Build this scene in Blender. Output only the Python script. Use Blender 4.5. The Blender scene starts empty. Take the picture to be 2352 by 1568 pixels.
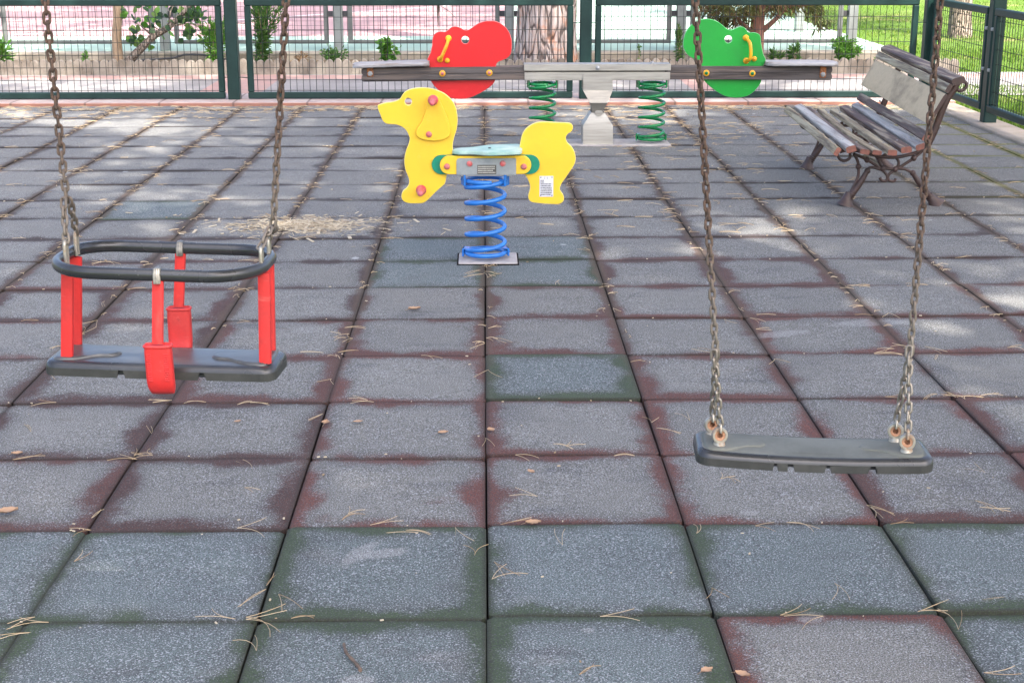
import bpy, math, random
from mathutils import Vector, Matrix, noise as mnoise
from mathutils.geometry import tessellate_polygon
random.seed(11)
SC = bpy.context.scene
COL = SC.collection
PI = math.pi

# ------------------------------------------------------------------ camera
F = 3333.0; P = math.radians(16.05); PSI = math.radians(1.09); H = 1.465
_R = Vector((math.cos(PSI), -math.sin(PSI), 0))
_FW = Vector((math.sin(PSI) * math.cos(P), math.cos(PSI) * math.cos(P), -math.sin(P)))
_U = Vector((math.sin(PSI) * math.sin(P), math.cos(PSI) * math.sin(P), math.cos(P)))


def ray(px, py):
    return _FW + _R * ((px - 1176) / F) + _U * ((784 - py) / F)


def gnd(px, py, z=0.0):
    d = ray(px, py); t = (z - H) / d.z
    return (d.x * t, d.y * t)


def atY(px, py, Y):
    d = ray(px, py); t = Y / d.y
    return (d.x * t, H + d.z * t)


def crop(ox, oy, s):
    return lambda x, y, Y: atY((ox + x / s) * .784, (oy + y / s) * .784, Y)


cam = bpy.data.cameras.new('camera')
cam.lens = F / 2352 * 36; cam.sensor_width = 36; cam.sensor_fit = 'HORIZONTAL'
cam.clip_start = .05; cam.clip_end = 500
camo = bpy.data.objects.new('camera', cam); COL.objects.link(camo)
camo.location = (0, 0, H); camo.rotation_euler = (PI / 2 - P, 0, -PSI)
SC.camera = camo

# ------------------------------------------------------------------ light
SUN_EL = math.radians(54); SUN_AZ = math.radians(150)
sdir = Vector((math.sin(SUN_AZ) * math.cos(SUN_EL), math.cos(SUN_AZ) * math.cos(SUN_EL), math.sin(SUN_EL)))
W = bpy.data.worlds.new('World'); SC.world = W; W.use_nodes = True
wn = W.node_tree
bg = wn.nodes['Background']
sky = wn.nodes.new('ShaderNodeTexSky'); sky.sky_type = 'NISHITA'; sky.sun_disc = False
sky.sun_elevation = SUN_EL; sky.sun_rotation = SUN_AZ; sky.dust_density = 5.0; sky.air_density = .7; sky.ozone_density = .6
wn.links.new(sky.outputs[0], bg.inputs[0]); bg.inputs[1].default_value = .15
sl = bpy.data.lights.new('sun', 'SUN'); sl.energy = 2.6; sl.angle = math.radians(.5); sl.color = (1, .94, .86)
so = bpy.data.objects.new('sun', sl); COL.objects.link(so)
so.rotation_euler = (-sdir).to_track_quat('-Z', 'Y').to_euler(); so.location = (5, -8, 14)
SC.view_settings.view_transform = 'Standard'; SC.view_settings.look = 'None'
SC.view_settings.exposure = 2.25; SC.view_settings.gamma = 1
SC.cycles.max_bounces = 6; SC.cycles.diffuse_bounces = 4; SC.cycles.use_denoising = True
SC.cycles.sample_clamp_indirect = 6


# ------------------------------------------------------------------ materials
class NT:
    def __init__(s, name):
        s.m = bpy.data.materials.new(name); s.m.use_nodes = True
        s.t = s.m.node_tree; s.b = s.t.nodes['Principled BSDF']
        s.tc = s.t.nodes.new('ShaderNodeTexCoord')

    def lk(s, a, b):
        if hasattr(a, 'is_output'):
            s.t.links.new(a, b)
        elif isinstance(a, (tuple, list)):
            b.default_value = tuple(a) + ((1,) if len(a) == 3 and b.type == 'RGBA' else ())
        else:
            b.default_value = a

    def math(s, op, a, b=0.0, c=0.0, clamp=False):
        n = s.t.nodes.new('ShaderNodeMath'); n.operation = op; n.use_clamp = clamp
        s.lk(a, n.inputs[0]); s.lk(b, n.inputs[1]); s.lk(c, n.inputs[2])
        return n.outputs[0]

    def mix(s, f, a, b, mode='MIX'):
        n = s.t.nodes.new('ShaderNodeMix'); n.data_type = 'RGBA'; n.blend_type = mode
        s.lk(f, n.inputs[0]); s.lk(a, n.inputs[6]); s.lk(b, n.inputs[7])
        return n.outputs[2]

    def mapped(s, scale=(1, 1, 1), src='Object', rot=(0, 0, 0)):
        n = s.t.nodes.new('ShaderNodeMapping'); n.inputs['Scale'].default_value = scale
        n.inputs['Rotation'].default_value = rot
        s.t.links.new(s.tc.outputs[src], n.inputs[0]); return n.outputs[0]

    def noise(s, scale=5, detail=4, rough=.55, vec=None, dist=0.0):
        n = s.t.nodes.new('ShaderNodeTexNoise'); n.inputs['Scale'].default_value = scale
        n.inputs['Detail'].default_value = detail; n.inputs['Roughness'].default_value = rough
        n.inputs['Distortion'].default_value = dist
        s.t.links.new(vec if vec is not None else s.tc.outputs['Object'], n.inputs['Vector'])
        return n.outputs['Fac']

    def voro(s, scale=5, vec=None, feature='F1', out='Distance'):
        n = s.t.nodes.new('ShaderNodeTexVoronoi'); n.inputs['Scale'].default_value = scale; n.feature = feature
        s.t.links.new(vec if vec is not None else s.tc.outputs['Object'], n.inputs['Vector'])
        return n.outputs[out]

    def step(s, v, lo, hi):
        n = s.t.nodes.new('ShaderNodeMapRange'); n.interpolation_type = 'SMOOTHSTEP'
        s.lk(v, n.inputs[0]); s.lk(lo, n.inputs[1]); s.lk(hi, n.inputs[2])
        return n.outputs[0]

    def sep(s, v):
        n = s.t.nodes.new('ShaderNodeSeparateXYZ'); s.t.links.new(v, n.inputs[0]); return n.outputs

    def island(s):
        return s.t.nodes.new('ShaderNodeNewGeometry').outputs['Random Per Island']

    def attr(s, name):
        n = s.t.nodes.new('ShaderNodeAttribute'); n.attribute_name = name; return n.outputs['Color']

    def bump(s, h, strength=.3, dist=.01):
        n = s.t.nodes.new('ShaderNodeBump'); n.inputs['Strength'].default_value = strength
        n.inputs['Distance'].default_value = dist
        s.t.links.new(h, n.inputs['Height']); s.t.links.new(n.outputs[0], s.b.inputs['Normal'])

    def out(s, col, rough=.6, metal=0.0, spec=.5):
        s.lk(col, s.b.inputs['Base Color']); s.lk(rough, s.b.inputs['Roughness'])
        s.lk(metal, s.b.inputs['Metallic']); s.b.inputs['Specular IOR Level'].default_value = spec
        return s.m


def pmat(name, c1, c2=None, rough=.5, scale=6, lo=.35, hi=.7, metal=0, spec=.5, bump=0, bscale=60, stretch=None, fine=.12, scuff=None):
    n = NT(name)
    vec = n.mapped(stretch) if stretch else None
    a = n.noise(scale, 5, .6, vec)
    c2 = c2 or tuple(x * .75 for x in c1)
    col = n.mix(n.step(a, lo, hi), c1, c2)
    f = n.noise(scale * 14, 3, .6, vec)
    g = n.math('MULTIPLY_ADD', f, 2 * fine, 1 - fine)
    cc = n.t.nodes.new('ShaderNodeCombineColor')
    for i in range(3): n.t.links.new(g, cc.inputs[i])
    col = n.mix(1.0, col, cc.outputs[0], 'MULTIPLY')
    if scuff:
        sa = n.step(n.noise(16, 7, .78), .60, .72); sb = n.step(n.noise(7, 5, .7, n.mapped((1, 1, 9), rot=(0, .6, 0))), .62, .70)
        col = n.mix(n.math('MULTIPLY', n.math('MAXIMUM', sa, sb), scuff[1]), col, scuff[0])
        dk = n.step(n.noise(48, 3, .6), .70, .76)
        col = n.mix(n.math('MULTIPLY', dk, .35), col, scuff[2])
    r = n.math('MULTIPLY_ADD', a, .25, rough - .12)
    if bump:
        n.bump(n.noise(bscale, 4, .6, vec), bump, .004)
    return n.out(col, r, metal, spec)


M = {}


def tile_mat():
    n = NT('rubber_tile')
    uvn = n.t.nodes.new('ShaderNodeUVMap'); uvn.uv_map = 'tile'
    u, v, _ = n.sep(uvn.outputs[0])
    du = n.math('MULTIPLY', n.math('MINIMUM', u, n.math('SUBTRACT', 1, u)), .5)
    dv = n.math('MULTIPLY', n.math('MINIMUM', v, n.math('SUBTRACT', 1, v)), .5)
    # rounded distance to the tile's rim
    k = .05
    a = n.math('MAXIMUM', n.math('SUBTRACT', k, du), 0); b = n.math('MAXIMUM', n.math('SUBTRACT', k, dv), 0)
    rr = n.math('SQRT', n.math('ADD', n.math('MULTIPLY', a, a), n.math('MULTIPLY', b, b)))
    d = n.math('ADD', n.math('SUBTRACT', n.math('MINIMUM', n.math('MINIMUM', du, dv), k), n.math('MULTIPLY', n.math('SUBTRACT', rr, n.math('MAXIMUM', a, b)), 1.2)),
               n.math('MAXIMUM', n.math('SUBTRACT', n.math('MINIMUM', du, dv), k), 0))
    px, py, pz = n.sep(n.tc.outputs['Object'])
    att = n.attr('tile_look')
    s3 = n.t.nodes.new('ShaderNodeSeparateColor'); n.t.links.new(att, s3.inputs[0])
    green, wear, rnd = s3.outputs
    low = n.noise(4.3, 3, .55); mid = n.noise(17, 4, .65); fine = n.noise(230, 2, .7); grain = n.noise(520, 2, .6)
    thr = n.math('ADD', n.math('MULTIPLY', n.math('SUBTRACT', low, .46), .21), n.math('MULTIPLY', n.math('SUBTRACT', mid, .5), .035))
    thr = n.math('ADD', thr, n.math('MULTIPLY_ADD', wear, .056, -.008))
    thr = n.math('ADD', thr, n.math('MULTIPLY', n.math('SUBTRACT', fine, .5), .09))
    thr = n.math('ADD', thr, n.math('MULTIPLY', n.math('SUBTRACT', grain, .5), .06))
    worn = n.step(n.math('SUBTRACT', d, thr), -.022, .024)
    # blotches of the old colour surviving in the middle
    blot = n.step(n.noise(5.5, 4, .6, n.mapped((1, 1.6, 1))), .62, .76)
    worn = n.math('MULTIPLY', worn, n.math('SUBTRACT', 1, n.math('MULTIPLY', blot, n.math('MULTIPLY_ADD', wear, .5, .1))))
    red = n.mix(mid, (.10, .037, .027), (.19, .068, .050))
    red = n.mix(n.step(rnd, .25, .9), n.mix(mid, (.050, .029, .023), (.105, .049, .039)), red)
    grn = n.mix(mid, (.034, .054, .028), (.072, .102, .050))
    fary = n.step(py, 4.8, 8.0)
    red = n.mix(n.math('MULTIPLY', fary, n.step(low, .25, .6)), red, n.mix(mid, (.044, .037, .035), (.085, .068, .062)))
    base = n.mix(green, red, grn)
    gry = n.mix(mid, (.172, .170, .153), (.272, .265, .237))
    gry = n.mix(green, gry, n.mix(mid, (.113, .141, .140), (.180, .216, .211)))
    tone = n.math('MULTIPLY', n.math('MULTIPLY_ADD', n.math('ABSOLUTE', n.math('SUBTRACT', n.math('FRACT', n.math('MULTIPLY', rnd, 7.3)), .5)), .36, .88), n.math('MULTIPLY_ADD', n.step(px, .4, 1.6), -.13, 1.0))
    cb = n.t.nodes.new('ShaderNodeCombineColor')
    for i in range(3): n.t.links.new(tone, cb.inputs[i])
    gry = n.mix(1.0, gry, cb.outputs[0], 'MULTIPLY')
    # dark scuffs stretched across, worn paler patches
    sm = n.step(n.noise(2.6, 5, .62, n.mapped((1, 2.2, 1)), .4), .54, .74)
    gry = n.mix(n.math('MULTIPLY', sm, .72), gry, (.092, .093, .096))
    pl = n.step(n.noise(3.4, 4, .6, n.mapped((1.0, 1.7, 1))), .58, .75)
    gry = n.mix(n.math('MULTIPLY', pl, .45), gry, (.30, .30, .285))
    # scuffed darker zone next to the surviving rim
    zone = n.math('SUBTRACT', 1, n.step(n.math('ADD', n.math('SUBTRACT', d, thr), n.math('MULTIPLY', n.math('SUBTRACT', low, .5), .10)), .0, .075))
    gry = n.mix(n.math('MULTIPLY', zone, .42), gry, (.085, .083, .082))
    # wide stains running over several tiles
    wide = n.step(n.noise(.9, 5, .65), .50, .66)
    gry = n.mix(n.math('MULTIPLY', wide, .26), gry, (.105, .104, .104))
    col = n.mix(worn, base, gry)
    # dried chalky marks
    for (mx, my, ra, rb, ro) in ((880, 1273, .085, .034, .35), (826, 1272, .10, .030, 1.1), (1350, 1446, .020, .016, 0), (1862, 1414, .045, .035, .3), (820, 1562, .05, .03, 0), (1790, 765, .16, .05, .3), (2010, 740, .22, .06, .2), (1722, 1178, .030, .018, 0)):
        cx_, cy_ = gnd(mx, my); c_, s_ = math.cos(ro), math.sin(ro)
        dx = n.math('SUBTRACT', px, cx_); dy = n.math('SUBTRACT', py, cy_)
        e1 = n.math('ADD', n.math('MULTIPLY', dx, c_ / ra), n.math('MULTIPLY', dy, s_ / ra)); e2 = n.math('ADD', n.math('MULTIPLY', dx, -s_ / rb), n.math('MULTIPLY', dy, c_ / rb))
        el = n.math('ADD', n.math('SQRT', n.math('ADD', n.math('MULTIPLY', e1, e1), n.math('MULTIPLY', e2, e2))), n.math('MULTIPLY', n.math('SUBTRACT', n.noise(26, 4, .7), .5), 1.1))
        col = n.mix(n.math('MULTIPLY', n.math('SUBTRACT', 1, n.step(el, .55, .95)), .55), col, (.36, .36, .345))
    # granules
    gr = n.step(n.noise(330, 1, .5), .40, .58)
    col = n.mix(n.math('MULTIPLY', n.math('SUBTRACT', 1, gr), .74), col, (.040, .040, .043))
    wsp = n.step(n.noise(240, 1, .5), .56, .68)
    col = n.mix(n.math('MULTIPLY', wsp, n.math('MULTIPLY_ADD', worn, .52, .10)), col, (.46, .47, .49))
    # pale droppings and chalk spots
    vs = n.voro(2.3)
    sp = n.math('MULTIPLY', n.math('SUBTRACT', 1, n.step(n.math('ADD', vs, n.math('MULTIPLY', mid, .09)), .075, .095)), n.step(n.voro(2.3, None, 'F1', 'Color'), .5, .62))
    col = n.mix(n.math('MULTIPLY', sp, .7), col, (.42, .43, .42))
    # debris trodden into the long joints further off
    db = n.math('MULTIPLY', n.math('SUBTRACT', 1, n.step(n.math('ADD', du, n.math('MULTIPLY', n.math('SUBTRACT', n.noise(9, 4, .65), .5), .09)), .012, .040)), n.step(py, 4.0, 6.0))
    col = n.mix(n.math('MULTIPLY', db, .8), col, n.mix(n.noise(120, 2, .7), (.030, .024, .020), (.15, .105, .075)))
    # pale sandy stain round the spilt straw
    gx_, gy_ = gnd(700, 516)
    ex = n.math('MULTIPLY', n.math('SUBTRACT', px, gx_), 1.9); ey = n.math('MULTIPLY', n.math('SUBTRACT', py, gy_), 3.2)
    er = n.math('SQRT', n.math('ADD', n.math('MULTIPLY', ex, ex), n.math('MULTIPLY', ey, ey)))
    sd_ = n.step(n.math('SUBTRACT', n.noise(16, 5, .7, n.mapped((.7, 1.5, 1))), n.math('MULTIPLY', er, .19)), .36, .46)
    col = n.mix(n.math('MULTIPLY', sd_, .72), col, n.mix(n.noise(70, 3, .7), (.30, .245, .17), (.46, .40, .30)))
    # dirt gathered in the joints
    jd = n.math('SUBTRACT', 1, n.step(n.math('MINIMUM', du, dv), .002, .018))
    col = n.mix(n.math('MULTIPLY', jd, .55), col, (.030, .026, .022))
    # moss along joints on the side by the lawn
    x, y, z = n.sep(n.tc.outputs['Object'])
    ms = n.math('MULTIPLY', n.step(x, 2.2, 3.4), n.step(y, 7.0, 9.0))
    ms = n.math('MULTIPLY', ms, n.math('SUBTRACT', 1, n.step(n.math('ADD', n.math('MINIMUM', du, dv), n.math('MULTIPLY', mid, .05)), .025, .07)))
    col = n.mix(n.math('MULTIPLY', ms, .7), col, (.17, .18, .055))
    n.bump(n.math('ADD', n.math('MULTIPLY', grain, .5), fine), .55, .004)
    return n.out(col, .88, 0, .25)


def plank_mat(name, c1, c2, c3, axis=0, rough=.75, gs=1.0):
    n = NT(name)
    sc = [26 * gs, 26 * gs, 26 * gs]; sc[axis] = 1.1 * gs
    v = n.mapped(tuple(sc))
    a = n.noise(1.6, 6, .7, v, .3); b = n.noise(5, 4, .6, n.mapped(tuple(x * .35 for x in sc)))
    col = n.mix(n.step(a, .34, .66), c1, c2)
    col = n.mix(n.step(b, .45, .66), col, c3)
    n.bump(a, .5, .004)
    return n.out(col, n.math('MULTIPLY_ADD', b, .3, rough - .05), 0, .28)


def leaf_mat(name, c1, c2, c3, trans=.35, rough=.5):
    n = NT(name)
    i = n.island()
    col = n.mix(n.step(i, .0, .6), c1, c2)
    col = n.mix(n.step(i, .6, 1.0), col, c3)
    n.out(col, rough, 0, .35)
    tr = n.t.nodes.new('ShaderNodeBsdfTranslucent'); n.t.links.new(col, tr.inputs[0])
    ms = n.t.nodes.new('ShaderNodeMixShader'); ms.inputs[0].default_value = trans
    o = n.t.nodes['Material Output']
    n.t.links.new(n.b.outputs[0], ms.inputs[1]); n.t.links.new(tr.outputs[0], ms.inputs[2]); n.t.links.new(ms.outputs[0], o.inputs[0])
    return n.m


def bark_mat(name, dark, mid, pale, sx=1.0, rust=None):
    n = NT(name)
    v = n.mapped((15 * sx, 15 * sx, 2.3 * sx))
    w = n.voro(1.3, v, 'DISTANCE_TO_EDGE')
    a = n.noise(2.2, 5, .65, v); b = n.noise(5, 4, .6)
    col = n.mix(n.step(a, .35, .7), mid, pale)
    if rust: col = n.mix(n.step(b, .5, .66), col, rust)
    fis = n.math('SUBTRACT', 1, n.step(n.math('ADD', w, n.math('MULTIPLY', a, .10)), .06, .15))
    col = n.mix(n.math('MULTIPLY', fis, .85), col, dark)
    n.bump(n.math('ADD', n.step(w, 0, .2), n.math('MULTIPLY', a, .4)), .9, .02)
    return n.out(col, .9, 0, .2)


def rust_mat(name, steel, rust, dark, amt=.5, zfade=None):
    n = NT(name)
    a = n.noise(38, 5, .7); b = n.noise(140, 3, .6)
    f = n.step(a, .62 - amt * .4, .78 - amt * .4)
    if zfade:
        z = n.sep(n.tc.outputs['Object'])[2]
        f = n.math('MULTIPLY', f, n.step(z, zfade[0], zfade[1]))
    col = n.mix(f, steel, n.mix(n.step(b, .35, .65), rust, dark))
    n.bump(b, .5, .001)
    return n.out(col, n.math('MULTIPLY_ADD', f, .35, .42), n.math('MULTIPLY', n.math('SUBTRACT', 1, f), .75), .4)


M['tile'] = tile_mat()
M['underlay'] = pmat('dark_underlay', (.012, .011, .010), rough=.95, spec=.1)
M['yellow'] = pmat('yellow_board', (.86, .56, .030), (.80, .50, .028), rough=.42, scale=3, fine=.03, bump=.08, bscale=160, scuff=((.80, .56, .13), .45, (.40, .25, .05)))
M['yellow2'] = pmat('yellow_grip', (.86, .43, .015), (.70, .34, .02), rough=.38, scale=9, fine=.05)
M['redboard'] = pmat('red_board', (.72, .016, .020), (.64, .014, .018), rough=.33, scale=2.5, fine=.03, bump=.05, bscale=120, scuff=((.72, .075, .07), .45, (.40, .02, .02)))
M['greenboard'] = pmat('green_board', (.010, .36, .040), (.008, .31, .036), rough=.34, scale=3, fine=.04, bump=.25, bscale=9, scuff=((.06, .42, .10), .5, (.01, .20, .03)))
M['teal'] = pmat('teal_spacer', (.004, .25, .15), (.003, .20, .12), rough=.4, scale=20, fine=.05)
M['seatteal'] = pmat('faded_teal_seat', (.50, .62, .52), (.24, .44, .38), rough=.5, scale=7, fine=.06)
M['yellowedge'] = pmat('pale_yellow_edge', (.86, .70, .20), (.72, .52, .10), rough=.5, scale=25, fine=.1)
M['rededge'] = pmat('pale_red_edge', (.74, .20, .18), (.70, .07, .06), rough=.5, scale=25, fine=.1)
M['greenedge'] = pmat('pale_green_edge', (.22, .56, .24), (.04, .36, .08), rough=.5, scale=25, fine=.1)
M['pink'] = pmat('faded_red_cap', (.55, .09, .09), (.52, .25, .22), rough=.5, scale=30, fine=.08)
M['pinkgrip'] = pmat('pink_grip', (.62, .075, .10), (.55, .16, .17), rough=.45, scale=35, fine=.08)
M['platesteel'] = pmat('dull_plate', (.36, .38, .37), (.27, .30, .30), rough=.5, scale=14, metal=.25, fine=.08)
M['white_plate'] = pmat('white_label', (.70, .70, .72), (.62, .62, .66), rough=.45, scale=20, fine=.04)
M['dark_plate'] = pmat('dark_label', (.10, .095, .08), rough=.5, fine=.04)
M['ink'] = pmat('ink', (.05, .05, .055), rough=.6)
M['paleink'] = pmat('pale_ink', (.62, .60, .52), rough=.6)
M['blue'] = pmat('blue_gloss', (.024, .18, .56), (.018, .145, .48), rough=.22, scale=14, fine=.04)
M['green_gloss'] = pmat('green_gloss', (.006, .21, .055), (.005, .15, .042), rough=.25, scale=14, fine=.05)
M['steel'] = pmat('brushed_steel', (.47, .45, .40), (.36, .34, .30), rough=.46, scale=4, metal=.75, stretch=(1, 1, 14), fine=.08)
M['concrete_pad'] = pmat('pad_concrete', (.42, .39, .37), (.30, .28, .27), rough=.9, scale=18, bump=.4)
M['beamwood'] = plank_mat('dark_weathered_beam', (.055, .046, .042), (.12, .105, .10), (.17, .135, .115), 0)
M['seatwood'] = plank_mat('silver_grey_board', (.30, .29, .29), (.42, .41, .41), (.25, .20, .16), 0)
M['rusty'] = rust_mat('rusty_bracket', (.35, .30, .26), (.42, .15, .04), (.18, .07, .03), .9)
M['zinc'] = pmat('zinc_bolt', (.42, .43, .44), (.30, .31, .32), rough=.4, metal=.7, scale=50)
M['clipdark'] = pmat('worn_dark_clip', (.10, .095, .085), (.30, .28, .24), rough=.45, metal=.5, scale=60)
M['chain'] = rust_mat('rusty_chain', (.30, .265, .22), (.125, .074, .050), (.062, .041, .032), .95, (.06, .50))
M['eye'] = rust_mat('pale_eye_ring', (.40, .37, .31), (.34, .22, .13), (.26, .21, .16), .35)
M['bush'] = pmat('rusty_bush', (.42, .22, .125), (.30, .15, .08), rough=.7, scale=60)
M['rubber'] = pmat('black_rubber', (.022, .023, .025), (.040, .041, .042), rough=.27, scale=5, fine=.10, bump=.12, bscale=25, spec=.55)
M['rubberseat'] = pmat('worn_rubber_seat', (.055, .057, .058), (.085, .085, .078), rough=.34, scale=5, fine=.12, bump=.15, bscale=22, spec=.6)
M['rubbertop'] = pmat('grey_worn_rubber_top', (.15, .155, .135), (.11, .115, .10), rough=.62, scale=6, fine=.12, bump=.15, bscale=22, spec=.25)
M['rubberside'] = pmat('worn_rubber_side', (.030, .031, .028), (.058, .058, .052), rough=.6, scale=9, fine=.15, bump=.2, bscale=60)
M['redstrap'] = pmat('red_strap', (.66, .028, .026), (.50, .032, .030), rough=.5, scale=9, fine=.12, bump=.1, bscale=90, scuff=((.58, .12, .10), .5, (.22, .03, .03)))
M['redworn'] = pmat('worn_red_strap', (.58, .030, .030), (.24, .10, .08), rough=.55, scale=16, stretch=(1, 1, .25), lo=.56, hi=.74, fine=.2)
M['slat_brown'] = plank_mat('brown_varnish_slat', (.050, .027, .022), (.115, .068, .054), (.30, .245, .18), 1, .5)
M['slat_worn'] = plank_mat('worn_pale_slat', (.34, .285, .18), (.10, .065, .048), (.42, .37, .26), 1, .6)
M['slat_silver'] = plank_mat('silvered_slat', (.37, .355, .33), (.17, .14, .125), (.46, .44, .41), 1, .42)
M['boardback'] = pmat('bare_back_board', (.50, .39, .245), (.20, .155, .10), rough=.75, scale=4.5, lo=.48, hi=.74, fine=.15, stretch=(1, .5, 1))
M['slat_end'] = pmat('red_end_grain', (.20, .070, .047), (.12, .05, .036), rough=.6, scale=40)
M['iron'] = pmat('brown_cast_iron', (.060, .032, .026), (.040, .025, .021), rough=.5, scale=26, bump=.3, bscale=120)
M['fence'] = pmat('dark_green_paint', (.006, .026, .022), (.010, .036, .031), rough=.42, scale=5, fine=.12, spec=.35)
M['wire'] = pmat('dark_green_wire', (.007, .014, .012), rough=.5)
M['clip'] = pmat('pale_clip', (.36, .38, .36), rough=.45, metal=.5)
M['galv'] = pmat('galvanised_post', (.26, .28, .27), (.20, .22, .21), rough=.5, metal=.35, scale=8)
M['galvdark'] = pmat('grey_frame', (.12, .13, .125), (.16, .17, .16), rough=.55, metal=.3, scale=8)
M['thinwire'] = pmat('rust_thin_wire', (.085, .075, .070), (.11, .055, .045), rough=.6, metal=.1, scale=9)
M['kerb'] = None
M['soil'] = pmat('dry_soil', (.20, .155, .11), (.11, .085, .06), rough=.95, scale=7, bump=.8, bscale=40, spec=.1, fine=.3)
M['edging'] = pmat('edging_concrete', (.28, .25, .205), (.165, .14, .11), rough=.9, scale=5, bump=.5, bscale=70, fine=.2)
M['ckerb'] = pmat('court_kerb', (.30, .265, .21), (.21, .185, .14), rough=.9, scale=5, bump=.4, fine=.2)
M['ckerbtop'] = pmat('court_kerb_top', (.44, .50, .46), (.36, .42, .38), rough=.85, scale=5)
M['needle'] = leaf_mat('dry_needle', (.40, .295, .17), (.50, .40, .26), (.27, .18, .10), .05, .8)
M['straw'] = leaf_mat('pale_straw', (.46, .38, .26), (.54, .46, .33), (.30, .22, .13), .05, .8)
M['dryleaf'] = leaf_mat('dry_leaf', (.36, .20, .11), (.42, .27, .17), (.32, .23, .15), .1, .7)
M['twig'] = pmat('twig_bark', (.16, .11, .08), (.09, .065, .05), rough=.9, scale=60)
M['grass'] = leaf_mat('grass_blade', (.075, .165, .012), (.12, .22, .020), (.19, .24, .04), .35)
M['lf_bright'] = leaf_mat('bright_leaf', (.07, .20, .022), (.11, .28, .035), (.18, .34, .06), .45)
M['lf_mid'] = leaf_mat('mid_leaf', (.045, .12, .025), (.075, .18, .035), (.13, .22, .05), .4)
M['lf_dark'] = leaf_mat('dark_leaf', (.022, .060, .030), (.045, .10, .035), (.16, .26, .06), .35)
M['lf_olive'] = leaf_mat('olive_spray', (.060, .080, .022), (.11, .12, .035), (.20, .13, .055), .3)
M['lf_brown'] = leaf_mat('brown_spray', (.18, .10, .05), (.12, .075, .035), (.22, .15, .08), .3)
M['lf_pine'] = leaf_mat('pine_tuft', (.035, .07, .022), (.055, .10, .03), (.08, .12, .04), .25)
M['bark_pine'] = bark_mat('pine_bark', (.05, .036, .03), (.42, .33, .285), (.60, .53, .49), 1.0, (.54, .30, .20))
M['bark_grey'] = bark_mat('grey_bark', (.085, .065, .05), (.27, .215, .17), (.36, .30, .25), 2.0)
M['bark_tan'] = pmat('tan_bark', (.34, .245, .16), (.22, .155, .10), rough=.85, scale=9, stretch=(6, 6, 1.2), bump=.5, bscale=30)
M['bark_red'] = pmat('red_brown_bark', (.20, .095, .065), (.12, .06, .045), rough=.9, scale=8, stretch=(8, 8, 1), bump=.6, bscale=30)


def kerb_mat():
    n = NT('kerb_paving')
    x, y, z = n.sep(n.tc.outputs['Object'])
    a = n.noise(9, 5, .6); b = n.noise(60, 3, .6)
    top = n.mix(n.step(a, .35, .65), (.45, .39, .36), (.40, .30, .27))
    face = n.mix(n.step(a, .35, .65), (.37, .17, .115), (.30, .155, .115))
    nz = n.sep(n.t.nodes.new('ShaderNodeNewGeometry').outputs['Normal'])[2]
    col = n.mix(n.step(nz, .5, .9), face, top)
    # joints between the slabs
    fx = n.math('FRACT', n.math('MULTIPLY', n.math('ADD', x, 20), 1.62))
    j = n.math('SUBTRACT', 1, n.step(n.math('MINIMUM', fx, n.math('SUBTRACT', 1, fx)), .008, .022))
    col = n.mix(n.math('MULTIPLY', j, .7), col, (.12, .085, .07))
    n.bump(b, .4, .004)
    return n.out(col, .85, 0, .25)


def path_mat():
    n = NT('path_paving')
    x, y, z = n.sep(n.tc.outputs['Object'])
    a = n.noise(1.7, 5, .6); b = n.noise(45, 3, .7)
    col = n.mix(n.step(a, .35, .68), (.32, .30, .285), (.24, .225, .215))
    col = n.mix(n.math('MULTIPLY', n.step(b, .4, .7), .35), col, (.14, .13, .125))
    # pinkish border strips at both sides and across bands
    e1 = n.math('SUBTRACT', 1, n.step(n.math('ABSOLUTE', n.math('SUBTRACT', y, 14.62)), .16, .2))
    fx = n.math('FRACT', n.math('MULTIPLY', n.math('ADD', x, 22.55), .2222))
    e2 = n.math('SUBTRACT', 1, n.step(n.math('ABSOLUTE', n.math('SUBTRACT', fx, .5)), .062, .066))
    e = n.math('MAXIMUM', e1, e2)
    pk = n.mix(n.step(n.noise(8, 4), .4, .6), (.42, .245, .21), (.36, .235, .205))
    col = n.mix(n.math('MULTIPLY', e, .85), col, pk)
    n.bump(b, .4, .005)
    return n.out(col, .9, 0, .2)


def court_mat():
    n = NT('court_paint')
    x, y, z = n.sep(n.tc.outputs['Object'])
    a = n.noise(1.2, 4, .6); b = n.noise(90, 2, .6)
    pinkc = n.mix(n.step(a, .3, .7), (.42, .27, .262), (.36, .23, .222))
    grn = n.mix(n.step(a, .3, .7), (.36, .48, .39), (.30, .42, .34))
    inside = n.math('MULTIPLY', n.step(y, 18.05, 18.07), n.math('SUBTRACT', 1, n.step(x, .42, .45)))
    col = n.mix(inside, grn, pinkc)
    # painted white lines: one along the court's side and one across it
    l1 = n.math('SUBTRACT', 1, n.step(n.math('ABSOLUTE', n.math('SUBTRACT', n.math('ADD', y, n.math('MULTIPLY', x, -1.25)), 25.6)), .06, .075))
    l2 = n.math('SUBTRACT', 1, n.step(n.math('ABSOLUTE', n.math('SUBTRACT', x, 2.9)), .03, .04))
    col = n.mix(n.math('MULTIPLY', n.math('MAXIMUM', l1, l2), .9), col, (.72, .72, .70))
    n.bump(b, .25, .003)
    return n.out(col, .85, 0, .2)


def lawn_mat():
    n = NT('lawn_turf')
    a = n.noise(.55, 5, .62); b = n.noise(34, 4, .7); c = n.noise(2.4, 4, .6)
    col = n.mix(n.step(b, .3, .7), (.055, .12, .012), (.115, .185, .022))
    dry = n.mix(b, (.27, .21, .10), (.36, .29, .15))
    f = n.math('MULTIPLY', n.step(a, .50, .64), n.step(c, .38, .6))
    col = n.mix(n.math('MULTIPLY', f, .5), col, dry)
    n.bump(b, .9, .03)
    return n.out(col, .9, 0, .2)


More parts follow.
